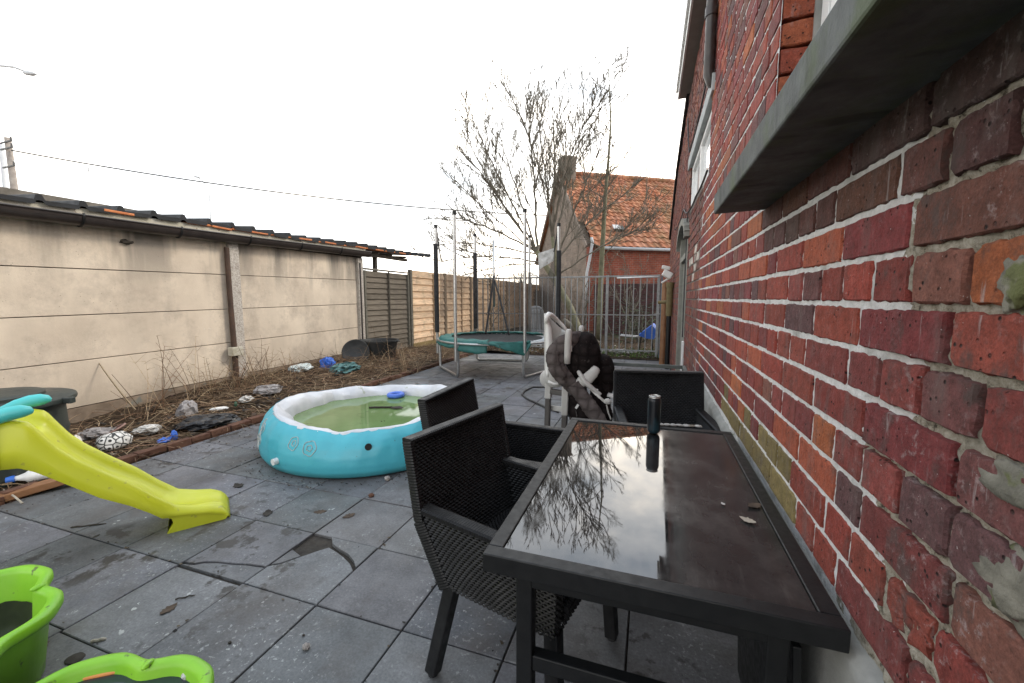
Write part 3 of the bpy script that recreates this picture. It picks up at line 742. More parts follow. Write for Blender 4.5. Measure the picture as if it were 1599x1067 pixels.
# rusty stain pipe and bracket in front of the middle post
dp = MB(); dp.tube([(LX+.055, 4.50, .2), (LX+.055, 4.50, .55), (LX+.055, 4.49, 1.4), (LX+.055, 4.49, 2.14)], [.038, .038, .034, .034], 10)
m = simple('rusty_downpipe', (.045, .026, .018), (.09, .05, .032), 10, .75, .5, 50); MT['rusty'] = m
o = dp.build('downpipe', m, shed, smooth=True, auto=40)
MB().box((LX+.09, 4.49, .60), (.11, .17, .13), None, .01).build('pipe_bracket', MT['fascia_cream'], o)
MB().tube([(LX+.05, 7.42, .2), (LX+.05, 7.42, 2.15)], .028, 10).build('downpipe', MT['brown_pvc'], shed, smooth=True, auto=40)
# gutter (half round with rolled edge), straps
gx, gr_ = LX+.12, .082
prof = [(gx+gr_*math.cos(t_), 1.35*gr_*math.sin(t_)) for t_ in [math.pi+math.pi*i/12 for i in range(13)]]
def gut(y): return 2.236+.006*math.sin(y*1.1)+.021*(y-2.3)
mb = MB(); ys = [-1.6+i*.25 for i in range(38)]
mb.grid(lambda u, v: (prof[min(12, int(round(u*12)))][0], ys[int(round(v*37))], gut(ys[int(round(v*37))])+prof[min(12, int(round(u*12)))][1]+.04), 12, 37)
mb.tube([(gx+gr_, y, gut(y)+.04) for y in ys], .012, 6)
mb.tube([(gx-gr_, y, gut(y)+.04) for y in ys], .008, 6)
mb.add([(gx+gr_*math.cos(t_), ys[-1], gut(ys[-1])+.04+gr_*math.sin(t_)) for t_ in [math.pi+math.pi*i/12 for i in range(13)]], [tuple(range(13))])
gut_o = mb.build('gutter', MT['brown_pvc'], shed, smooth=True, auto=50)
y = -1.1
while y < 7.5:
    st = MB(); st.tube([(gx+(gr_+.004)*math.cos(t_), y, gut(y)+.04+(gr_+.004)*1.35*math.sin(t_)) for t_ in [math.pi*.95+math.pi*1.1*i/12 for i in range(13)]], .012, 6)
    st.build('gutter_strap', MT['dark_metal'], gut_o, smooth=True); y += .98
# fascia board and clay strip, roof sheet with trapezoid ribs
mb = MB(); rx_ = Matrix.Rotation(.021, 3, 'X'); mb.box((LX+.02, 2.9, 2.29+.021*.6), (.03, 9.2, .14), rx_); mb.box((LX+.14, 2.9, 2.318+.021*.6), (.03, 9.2, .065), rx_); mb.build('fascia', MT['fascia_cream'], shed)
y = 3.0
while y < 9.3:
    mb = MB()
    L = .30
    if y < 4.2 and rng.random() < .4: y += L; continue
    mb.box((LX+.07+rng.uniform(-.012, .008), y+L/2, 2.366+.021*(y-2.3)+rng.uniform(-.008, .004)), (.24, L-.012, .03), Matrix.Rotation(R(4), 3, 'Y') @ Matrix.Rotation(rng.uniform(-.03, .03), 3, 'X'), .008); y += L; mb.build('clay_tile', MT['clay_strip'], shed)
RS = math.tan(R(3.4)); rib = .335; ys = []; y = -1.8
while y < 9.95:
    ys += [(y, 0), (y+.235, 0.0), (y+.250, .048), (y+.27, .056), (y+.295, .050), (y+.318, 0)]; y += rib
def sheet(u, v):
    y, h = ys[min(len(ys)-1, int(round(u*(len(ys)-1))))]; x = lerp(LX+.19, LX-3.0, v)
    return (x, y, 2.385+.014*math.sin(y*1.9)+.021*(y-2.3)+(LX+.19-x)*RS+h)
mb = MB(); mb.grid(sheet, len(ys)-1, 6)
mb.grid(lambda u, v: (sheet(u, v)[0], sheet(u, v)[1], sheet(u, v)[2]-.012), len(ys)-1, 6)
e0 = [sheet(i/(len(ys)-1), 0) for i in range(len(ys))]
n = len(e0); mb.add(e0+[(p[0], p[1], p[2]-.045-.4*max(0, p[2]-2.385-.021*(p[1]-2.3))) for p in e0], [(i, i+1, n+i+1, n+i) for i in range(n-1)])
mb.build('roof', MT['black_sheet'], shed)
mb = MB()
for y in (7.55, 8.1, 8.6, 9.2): mb.bar((LX+.05, y, 2.43), (LX-2.9, y, 2.43+2.95*RS), .06, .05)
for y in (7.75, 8.35): mb.box((LX-.25, y, 1.2), (.08, .08, 2.4))
mb.box((LX-.10, 8.5, 2.38), (.08, 1.9, .07)); mb.build('rafters', MT['old_wood'], shed)
mb = MB(); mb.box((LX-1.6, 7.46, 1.2), (3.0, .05, 2.4)); mb.box((LX-3.0, 3.1, 1.5), (.08, 8.8, 3.0)); mb.build('back_wall', MT['old_wood'], shed)
# bird-nest like clump under gutter
MB().blob((LX+.015, 3.28, 2.07), (.03, .06, .028), 2, .5, 3, 2).build('moss_clump', MT['brown_dark'], shed)
# ================================================================== WOODEN FENCES
def slat_panel(mb, y0, y1, z0, z1, n, x, c, lap=.3):
    h = (z1-z0)/n; k = 0; z = z0
    for k in range(n):
        kk = rng.uniform(.82, 1.15); cc = [v*kk for v in c]; z = z0+k*h
        mb.box((x+rng.uniform(-.002, .002), (y0+y1)/2, z+h*.52), (.013, y1-y0-rng.uniform(0, .01), h*1.05), Matrix.Rotation(R(-13), 3, 'Y') @ Matrix.Rotation(rng.uniform(-.003, .003), 3, 'X'), .002, cc)
f1 = empty('slat_fence', (LX, 8.6, 0), 0, 'short weathered grey slat fence panel between the concrete wall and the light fence', 'fence')
mb = MB(); slat_panel(mb, 7.58, 9.42, .12, 2.00, 15, LX-.02, (.17, .145, .115)); mb.box((LX-.02, 8.5, 2.045), (.05, 1.86, .04), None, .003, (.15, .14, .12)); mb.build('slat_panel', MT['planks'], f1)
for y in (7.62, 9.33): MB().box((LX+.01, y, 1.06), (.05, .06, 1.9), None, .004, (.15, .14, .115)).build('frame_stile', MT['planks'], f1)
MB().box((LX+.02, 8.5, 1.1), (.025, .04, 1.85), None, .002, (.09, .08, .065)).build('batten', MT['planks'], f1)
MB().box((LX-.01, 9.47, 1.07), (.09, .09, 2.14), None, .006, (.17, .155, .125)).build('post', MT['planks'], f1)
f2 = empty('slat_fence', (LX, 14, 0), 0, 'long light orange wooden slat fence running behind the trampoline', 'fence')
y = 9.54; i = 0
while y < 21.5:
    L = 1.80; zb = .10-.10*i*.4
    mb = MB(); slat_panel(mb, y, y+L, max(-.02, zb)+.02, 2.13, 11, LX-.02, (.78, .56, .37) if i < 4 else (.68, .49, .33)); mb.build('slat_panel', MT['planks'], f2)
    MB().box((LX+.005, y+L*.62, 1.08), (.022, .05, 2.0), None, .003, (.33, .22, .13)).build('batten', MT['planks'], f2)
    MB().box((LX-.01, y+L+.05, 1.07), (.09, .09, 2.16), None, .005, (.30, .22, .14)).build('post', MT['planks'], f2)
    y += L+.1; i += 1
MB().box((LX+.045, 10.4, .06), (.03, 1.85, .26), None, .004, (.30, .22, .10)).build('kick_board', MT['planks'], f2)
# end fence closing the back garden
f3 = empty('board_fence', (-3, 21.7, 0), 0, 'brown board fence closing the back garden behind the tree', 'fence')
mb = MB()
for k in range(60): mb.box((-6+k*.115, 21.7+.01*(k % 2), .9), (.105, .02, 1.8+rng.uniform(-.02, .02)), None, 0, tuple(Vector((.13, .095, .065))*rng.uniform(.8, 1.15)))
mb.build('board_panel', MT['planks'], f3)
for k in range(4): MB().box((-6+k*2.3, 21.76, .9), (.1, .1, 1.9), None, 0, (.1, .08, .06)).build('post', MT['planks'], f3)
# ================================================================== METAL BAR FENCE
GY = 10.04
gate = empty('metal_fence', (-2.8, GY, 0), 0, 'tall grey metal bar fence across the far end of the patio', 'fence')
MB().box((-2.13, GY, 1.905), (4.66, .04, .035), None, .004).build('rail', MT['bar_steel'], gate)
MB().box((-2.13, GY, .16), (4.66, .035, .03), None, .004).build('rail', MT['bar_steel'], gate)
MB().box((-2.13, GY, 1.00), (4.66, .010, .022)).build('rail', MT['bar_steel'], gate)
x = -4.335
while x < .13:
    MB().box((x, GY+.016, 1.03), (.021, .021, 1.74)).build('bar', MT['bar_steel'], gate); x += .1465
for x in (-4.42, -2.20, -.98, .17): MB().box((x, GY, .97), (.06, .06, 1.92), None, .005).build('post', MT['bar_steel'], gate)
MB().box((.235, GY-.05, .95), (.035, .03, 1.9), None, .004).build('hinge_post', simple('blue_grey_paint', (.09, .13, .16), (.16, .21, .24), 12, .6, .2, 50), gate)
MB().bar((-.05, GY-.03, 1.0), (.25, GY-.03, 1.04), .03, .03).build('latch', MT['bar_steel'], gate)
MB().tube([(.18, GY-.2, 1.87), (-.75, GY-.2, 1.86)], .016, 8).build('white_tube', MT['white_plastic'], gate, smooth=True)
# ================================================================== TRAMPOLINE
TC = Vector((-2.85, 7.55)); TR = 1.15; BZ = .635; KT = TR/1.42; TA = 14
tramp = empty('trampoline', (TC.x, TC.y, 0), 0, 'round trampoline with torn green edge pad, tall poles and a ragged black net', 'trampoline')
P6 = [Vector((TC.x+TR*math.cos(R(60*k+TA)), TC.y+TR*math.sin(R(60*k+TA)), 0)) for k in range(6)]
topz = [2.76, 2.70, 2.74, 2.76, 2.80, 2.82]
sleeve = {0: (.2, 2.30), 2: (.1, 2.38), 3: (.62, 2.45)}
for k, p in enumerate(P6):
    out = (Vector((p.x, p.y))-TC).normalized()
    pts = [(p.x+out.x*.05, p.y+out.y*.05, .30), (p.x+out.x*.05, p.y+out.y*.05, 1.2), (p.x+out.x*(.05-.01), p.y+out.y*.04, topz[k])]
    o = MB().tube(pts, .029, 12).build('pole', MT['steel'], tramp, smooth=True, auto=40)
    MB().tube([(pts[2][0], pts[2][1], topz[k]-.01), (pts[2][0], pts[2][1], topz[k]+.05)], .036, 10).build('pole_cap', MT['dark_metal'], o, smooth=True, auto=40)
    if k in sleeve:
        z0, z1 = sleeve[k]; z0 = max(z0, .72)
        MB().tube([Vector((pts[0][0], pts[0][1], z0+(z1-z0)*i/6)) + Vector((N3(i, k)*.006, N3(i, k, 3)*.006, 0)) for i in range(7)], .046, 12).build('foam_sleeve', MT['foam'], o, smooth=True, auto=40)
for a, b in ((3, 4), (5, 0), (1, 2)):
    p, q = P6[a], P6[b]
    def rnd(p, q):
        d = (q-p).normalized(); return [p+Vector((0, 0, BZ-.02)), p+Vector((0, 0, .12)), p+d*.015+Vector((0, 0, .05)), p+d*.06+Vector((0, 0, .022))]
    pts = rnd(p, q)+list(reversed(rnd(q, p)))
    MB().tube(pts, .027, 10).build('leg', MT['steel'], tramp, smooth=True, auto=50)
ring = [Vector((TC.x+TR*math.cos(R(6*k)), TC.y+TR*math.sin(R(6*k)), BZ-.03)) for k in range(60)]
MB().tube(ring, .020, 8, closed=True).build('ring_frame', MT['steel'], tramp, smooth=True)
mb = MB(); mb.lathe([(.01, BZ-.05), (.4*KT, BZ-.045), (.8*KT, BZ-.03), (1.12*KT, BZ-.015)], (TC.x, TC.y, 0), 60); mb.build('jump_mat', MT['tramp_mat'], tramp, smooth=True)
sp = MB()
for k in range(60):
    a = R(6*k+3); sp.tube([(TC.x+1.12*KT*math.cos(a), TC.y+1.12*KT*math.sin(a), BZ-.016), (TC.x+1.40*KT*math.cos(a), TC.y+1.40*KT*math.sin(a), BZ-.03)], .010, 5)
sp.build('springs', MT['steel'], tramp)
# pad, torn open on the right front, hanging
def pad(u, v):
    a = R(TA+lerp(-62-30, -62-262, u)); sagf = max(0, math.sin((a+R(62))*-1))
    r = KT*lerp(1.10, 1.50, v); droop = max(0, v-.62)**1.2*(.34+.20*N3(a*2.2, 1)+.30*max(0, math.cos(a+R(85)))**8)
    rag = .05*N3(a*7, 5)*v
    return (TC.x+(r-.10*max(0, v-.7))*math.cos(a), TC.y+(r-.1*max(0, v-.7))*math.sin(a), BZ+.035-.012*v+.02*N3(a*5, v*2, 9)-droop+rag*.6)
def pad2(u, v):
    a = R(TA+lerp(-50, -4, u)); r = KT*lerp(1.12, 1.40, v)
    return (TC.x+r*math.cos(a), TC.y+r*math.sin(a), BZ-.012+.012*N3(a*8, v*3, 2)-.05*v)
mb = MB(); mb.grid(pad, 130, 12); po = mb.build('edge_pad', MT['pad'], tramp, smooth=True)
sm = po.modifiers.new('thick', 'SOLIDIFY'); sm.thickness = .022
fl = MB()
def flap(u, v):
    a = R(TA+lerp(-100, -54, u)); r = KT*1.43+.05*v+.02*N3(u*6, v*4)
    zl = interp([(0, .02), (.3, .06), (.6, .16), (.85, .24), (1, .05)], u)
    return (TC.x+r*math.cos(a), TC.y+r*math.sin(a), BZ+.02-v*(zl+.02*N3(u*9, 3)))
fl.grid(flap, 40, 8); fo = fl.build('torn_flap', MT['pad'], tramp, smooth=True); sm = fo.modifiers.new('thick', 'SOLIDIFY'); sm.thickness = .018
MB().grid(pad2, 30, 6).build('torn_underlay', MT['white_bag'], tramp, smooth=True)
# net between left, back and right poles, sagging, torn
def net(u, v):
    a = R(TA+lerp(186, -4, u)); k = (u*190/60) % 1
    top = interp([(0, 2.55), (.06, 2.15), (.2, 1.96), (.33, 1.98), (.5, 1.90), (.66, 1.95), (.82, 1.88), (.93, 2.2), (1, 2.62)], u)+.05*N3(u*14, 3)
    z = lerp(BZ, top, v); r = TR-.04+.05*N3(u*9, v*3, 4)
    return (TC.x+r*math.cos(a), TC.y+r*math.sin(a), z)
MB().grid(net, 120, 30).build('safety_net', MT['net'], tramp, smooth=True)
# cords at the net top and the entrance straps
t3 = Vector((P6[3].x-.03, P6[3].y, topz[3])); t0 = Vector((P6[0].x+.03, P6[0].y, topz[0]))
def sagline(p, q, s, n=12): return [p.lerp(q, i/n)+Vector((0, 0, -s*4*(i/n)*(1-i/n))) for i in range(n+1)]
for a_, b_, s_ in ((t3, Vector(net(.07, 1)), .12), (t0, Vector(net(.9, 1)), .05)): MB().tube(sagline(a_, b_, s_), .014, 6).build('net_cord', MT['foam'], tramp, smooth=True)
b1 = Vector((P6[2].x+.6, P6[2].y-.2, 0))
apex = Vector((TC.x-.44, TC.y+.98, 1.88))
MB().tube(sagline(apex, Vector((TC.x-.45, TC.y+.5, BZ)), .04), .022, 8).build('hanging_strap', MT['foam'], tramp, smooth=True); MB().tube(sagline(apex+Vector((.02, 0, -.1)), Vector((TC.x+.08, TC.y+.5, BZ)), -.03), .020, 8).build('hanging_strap', MT['foam'], tramp, smooth=True)
MB().tube([(TC.x-.45, TC.y+1.02, 1.2), (TC.x-.46, TC.y+1.04, 2.66)], .026, 10).build('pole', MT['steel'], tramp, smooth=True)
tg = MB(); tg.grid(lambda u, v: (lerp(P6[0].x-.40, P6[0].x-.08, u), P6[0].y+.16+.03*N3(u*4, v*4), lerp(1.95, 2.28, v)+.18*u*(1-.5*v)), 8, 8); tg.build('label_flap', MT['white_bag'], tramp, smooth=True)
# ================================================================== POOL
PC = Vector((-2.575, 3.345, 0))
pool = empty('inflatable_pool', (PC.x, PC.y, 0), 0, 'sagging turquoise inflatable pool with white liner and green water on the patio', 'pool')
PB = [(.88, 0), (.955, .012), (.985, .06), (.992, .12), (.985, .19), (.965, .26), (.93, .32), (.895, .36), (.865, .385)]
def rimdz(a):   # rim height wobble: a is the world angle
    return .030*math.sin(a*2+.6)+.022*N3(math.cos(a)*2.6, math.sin(a)*2.6, 3)+.010*N3(math.cos(a)*7, math.sin(a)*7, 1)
def pfold(a, h): return .022*h**1.5*N3(math.cos(a)*9, math.sin(a)*9, h*2)+.008*h*N3(math.cos(a)*22, math.sin(a)*22, h*4)
def pool_pt(a, i, prof=PB, out=0.0):
    if isinstance(i, float):
        j = min(int(i), len(prof)-2); f = i-j; r = lerp(prof[j][0], prof[j+1][0], f); z = lerp(prof[j][1], prof[j+1][1], f)
    else: r, z = prof[i]
    h = max(0, z/.385); r += out+pfold(a, h)*1.2
    return Vector((PC.x+r*math.cos(a), PC.y+r*math.sin(a), z+rimdz(a)*h**1.5))
n = 180
mb = MB(); mb.grid(lambda u, v: pool_pt(2*math.pi*u, v*(len(PB)-1)*.9999), n, 30, cu=True)
mb.build('pool_wall', MT['pool_blue'], pool, smooth=True)
PI_ = [(.872, .372), (.868, .392), (.85, .402), (.825, .400), (.79, .382), (.765, .345), (.75, .30), (.742, .22), (.735, .10)]
def liner(u, v):
    a = 2*math.pi*u; j = v*(len(PI_)-1)*.9999; i = int(j); f = j-i; r = lerp(PI_[i][0], PI_[i+1][0], f); z = lerp(PI_[i][1], PI_[i+1][1], f)
    fold = .045*N3(math.cos(a)*4.2, math.sin(a)*4.2, 7)+.030*(1-2.4*abs(N3(math.cos(a)*3.7, math.sin(a)*3.7, 2+v)))
    w = min(1, v*2.2)
    return (PC.x+(r-fold*w)*math.cos(a), PC.y+(r-fold*w)*math.sin(a), z+rimdz(a)*min(1.0, z/.385)+.030*N3(math.cos(a)*4, math.sin(a)*4, v*3)*w+.008*N3(math.cos(a)*12, math.sin(a)*12, v*5)*w-.02*w)
mb = MB(); mb.grid(liner, 110, 13, cu=True); mb.build('pool_liner', MT['pool_liner'], pool, smooth=True, auto=17)
mb = MB(); mb.lathe([(.005, .265), (.4, .265), (.83, .265)], PC, 64); mb.build('water', MT['water'], pool, smooth=True)
# white flower prints and valves on the wall
def print_ring(mb, a0, i0, rad, wob=0, n=44, r_=.0026):
    n = 44
    pts = []
    for k in range(n):
        t_ = 2*math.pi*k/n; rr = rad*(1+wob*(abs(math.cos(2.5*t_))-.6))
        pts.append(pool_pt(a0+rr*math.cos(t_)/.98, i0+rr*math.sin(t_)/.065, out=.003))
    mb.tube(pts, r_, 5, closed=True)
def px_angle(px, py, z):
    g_ = gp(px, py, z); return math.atan2(g_.y-PC.y, g_.x-PC.x)
A = px_angle(432, 668, .27)
for da, di, rr in ((-.05, 5.6, .045), (.06, 5.5, .045), (-.02, 4.4, .05), (.07, 4.2, .035), (-.09, 3.6, .04), (0.0, 3.2, .045)):
    fp = MB(); print_ring(fp, A+da, di, rr, .18); print_ring(fp, A+da, di, rr*.45, .3, 14); fp.build('flower_print', MT['white_bag'], pool)
A2 = px_angle(485, 682, .27)
for da, di, rr in ((0.0, 5.3, .05), (.17, 5.1, .055)):
    fp = MB(); print_ring(fp, A2+da, di, rr, .12); print_ring(fp, A2+da, di, rr*.4, .3, 12); fp.build('flower_print', MT['white_bag'], pool)
va = px_angle(437, 722, .1); p = pool_pt(va, 3.0); d = Vector((math.cos(va), math.sin(va), 0))
MB().tube([p-d*.01, p+d*.035], .026, 14).build('drain_valve', MT['white_plastic'], pool, smooth=True, auto=40)
va = px_angle(577, 684, .27); p = pool_pt(va, 5.2); d = Vector((math.cos(va), math.sin(va), .1))
MB().tube([p-d*.02, p+d*.008], [.024, .027], 14).build('filter_plug', MT['dark_metal'], pool, smooth=True, auto=40)
fr = gp(618, 617, .29)
MB().tube([(fr.x+.075*math.cos(R(20*k)), fr.y+.075*math.sin(R(20*k)), .292) for k in range(18)], .026, 10, closed=True).build('float_ring', MT['float_blue'], None, smooth=True)
tag(bpy.data.objects['float_ring'], 'small round blue float bobbing on the pool water', 'float')
lf = MB(); q = gp(612, 637, .27)
lf.add([q+Vector(v) for v in ((.13, .02, .006), (.06, .06, .01), (0, .03, .006), (-.02, 0, .006), (.01, -.03, .006), (.07, -.03, .006))], [(0, 1, 2, 3, 4, 5)])
lf.tube([q+Vector((0, 0, .006)), q+Vector((-.09, -.03, .006)), q+Vector((-.22, -.08, .004))], .010, 6)
tag(lf.build('dead_leaf', MT['brown_dark']), 'dark leaf with a stalk floating on the green pool water', 'leaf')
# ================================================================== TABLE
tx0, tx1, ty0, ty1, TZ = -.392, .402, .925, 2.215, .74
table = empty('garden_table', (0, 1.57, 0), 0, 'black garden table with dusty glass top against the brick wall', 'table')
fr_ = MB(); fw = .042
for y in (ty0+fw/2, ty1-fw/2): fr_.box((0.005, y, TZ-.025), (tx1-tx0, fw, .05), None, .003)
for x in (tx0+fw/2, tx1-fw/2): fr_.box((x, (ty0+ty1)/2, TZ-.0252), (fw, ty1-ty0-2*fw-.0006, .0496), None, .003)
fr_.build('frame', MT['dark_metal'], table)
MB().box((.005, 1.57, TZ-.009), (tx1-tx0-2*fw-.004, ty1-ty0-2*fw-.004, .008)).build('glass_top', MT['glass_top'], table)
ap = MB()
for y in (.995, 2.145): ap.box((.0, y, .66), (.60, .03, .06), None, .003)
for x in (-.30, .30): ap.box((x, 1.57, .66), (.03, 1.12, .06), None, .003)
ap.build('apron', MT['dark_metal'], table)
for x in (-.295, .295):
    for y in (1.0, 2.14): MB().box((x, y, .345), (.045, .045, .69), None, .004).build('leg', MT['dark_metal'], table)
MB().box((0, 1.0, .41), (.545, .035, .045), None, .003).build('cross_rail', MT['dark_metal'], table)
MB().box((0, 2.14, .41), (.545, .035, .045), None, .003).build('cross_rail', MT['dark_metal'], table)
bb = MB(); bb.box((.352, 1.30, .315), (.018, .62, .63), Matrix.Rotation(R(-3), 3, 'Y'), .003); tag(bb.build('black_board', MT['dark_metal']), 'black board leaning on the concrete plinth under the table', 'board')
# can
cp = Vector((.036, 2.085, TZ)); can = empty('drink_can', cp, 0, 'slim black drink can with silver rim standing on the glass table', 'can')
m = NT('black_can'); m.set(m.ramp(m.noise(14, 3, .5, stretch=(1, 1, .4)), [(.5, (.010, .012, .016)), (.62, (.02, .05, .065))]), .28, .4); MT['can'] = m.m
MB().lathe([(.022, .0), (.026, .004), (.0305, .014), (.031, .02), (.031, .158), (.0300, .166), (.026, .176)], cp, 32, cap0=True).build('can_body', MT['can'], can, smooth=True, auto=50)
MB().lathe([(.026, .176), (.0255, .180), (.0275, .182), (.0275, .185), (.0255, .186), (.0245, .181), (.0, .181)], cp, 32).build('lid', MT['steel'], can, smooth=True, auto=40)
MB().lathe([(0.0, .0822), (.009, .0822), (.011, .083), (.009, .084)], cp+Vector((0, .004, .1)), 12).build('pull_tab', MT['steel'], can)
# leaves and paper scraps on the table
def leaf(c, s, rot, mat, name, label, cat='leaf', group=None, curl=.3, tilt=0):
    mb = MB(); pts = []
    shape = [(0, -.5), (.16, -.42), (.22, -.2), (.34, -.15), (.26, .0), (.36, .16), (.2, .2), (.12, .42), (0, .55), (-.12, .4), (-.22, .2), (-.34, .12), (-.25, -.03), (-.33, -.2), (-.2, -.22), (-.15, -.4)]
    vs = [(0, 0, .004)]+[(x, y, .004+curl*(x*x+y*y)*.6+.02*N3(x*5+c[0]*9, y*5)) for x, y in shape]
    m_ = Matrix.Translation(c) @ Matrix.Rotation(rot, 4, 'Z') @ Matrix.Scale(s, 4)
    mb.add([m_ @ Vector(v) for v in vs], [(0, i, i % len(shape)+1) for i in range(1, len(shape)+1)])
    mb.add([m_ @ (Vector(v)+Vector((0, 0, .02))) for v in vs], [(0, i % len(shape)+1, i) for i in range(1, len(shape)+1)])
    return tag(mb.build(name, mat), label, cat, group)
MT['leaf_pale'] = simple('pale_dead_leaf', (.30, .26, .2), (.45, .4, .33), 30, .8, .3, 60)
MT['leaf_brown'] = simple('brown_dead_leaf', (.045, .03, .02), (.10, .065, .04), 30, .8, .3, 60)
leaf(gp(1168, 813, TZ), .045, 1.0, MT['leaf_pale'], 'dead_leaf', 'pale crumpled leaf lying on the table glass')
leaf(gp(1178, 790, TZ), .05, 2.2, MT['leaf_brown'], 'dead_leaf', 'brown curled leaf on the table beside the wall')
leaf(gp(1129, 787, TZ), .018, .4, MT['white_bag'], 'paper_scrap', 'tiny white scrap on the middle of the table glass', 'scrap')
mb = MB(); a_, b_ = gp(1032, 665, TZ), gp(1090, 668, TZ)
for k in range(7): mb.blob(a_.lerp(b_, k/6)+Vector((0, .005*N3(k, 2), .008)), (.018, .008, .006), 2, .5, 3, k)
tag(mb.build('foil_strip', MT['white_bag']), 'crumpled white foil strip on the far edge of the table', 'scrap')
# ================================================================== RATTAN CHAIRS
def weave(mb, S, w, h, pitch=.0105, sp=.022, amp=.0030):
    """woven strands over the surface S(u, v) -> (point, normal); w, h in metres."""
    rows = max(3, int(h/pitch)); seg = max(4, int(w/sp*2)); ph = pitch*.5
    for r_ in range(rows):
        vs = []; v0 = (r_+.06)/rows; v1 = (r_+.94)/rows
        for i in range(seg+1):
            u = i/seg; o = amp*math.sin(math.pi*i+(math.pi if r_ % 2 else 0)+math.pi/2)
            for vv, e in ((v0, -.0022), ((v0+v1)/2, .0012), (v1, -.0022)):
                p, nn = S(u, vv); vs.append(p+nn*(o+e))
        fs = []
        for i in range(seg):
            for q in (0, 1): fs.append((i*3+q, (i+1)*3+q, (i+1)*3+q+1, i*3+q+1))
        mb.add(vs, fs)
def bil(a, b, c, d):   # a,b bottom; d,c top
    a, b, c, d = map(Vector, (a, b, c, d)); nn = (b-a).cross(d-a).normalized()
    def S(u, v): return (a.lerp(b, u)).lerp(d.lerp(c, u), v), nn
    return S
def strip(mb, a, b, w, h, turns=60):
    """wrapped rail: box with rings of wrapping."""
    a, b = Vector(a), Vector(b); L = (b-a).length; n_ = int(L/.010)
    pts = []; rr = []
    for i in range(n_*2+1):
        pts.append(a.lerp(b, i/(n_*2))); rr.append(1.0 if i % 2 else .90)
    d = (b-a).normalized(); x = d.cross(Vector((0, 0, 1)))
    if x.length < .1: x = Vector((1, 0, 0))
    x.normalize(); z = x.cross(d); vs = []
    k8 = [(-.5, -.3), (-.35, -.5), (.35, -.5), (.5, -.3), (.5, .3), (.35, .5), (-.35, .5), (-.5, .3)]
    for p, q in zip(pts, rr):
        for i, j in k8: vs.append(p+x*i*w*q+z*j*h*q)
    N = len(pts); fs = [(i*8+k, i*8+(k+1) % 8, (i+1)*8+(k+1) % 8, (i+1)*8+k) for i in range(N-1) for k in range(8)]+[tuple(range(7, -1, -1)), tuple((N-1)*8+k for k in range(8))]
    mb.add(vs, fs)
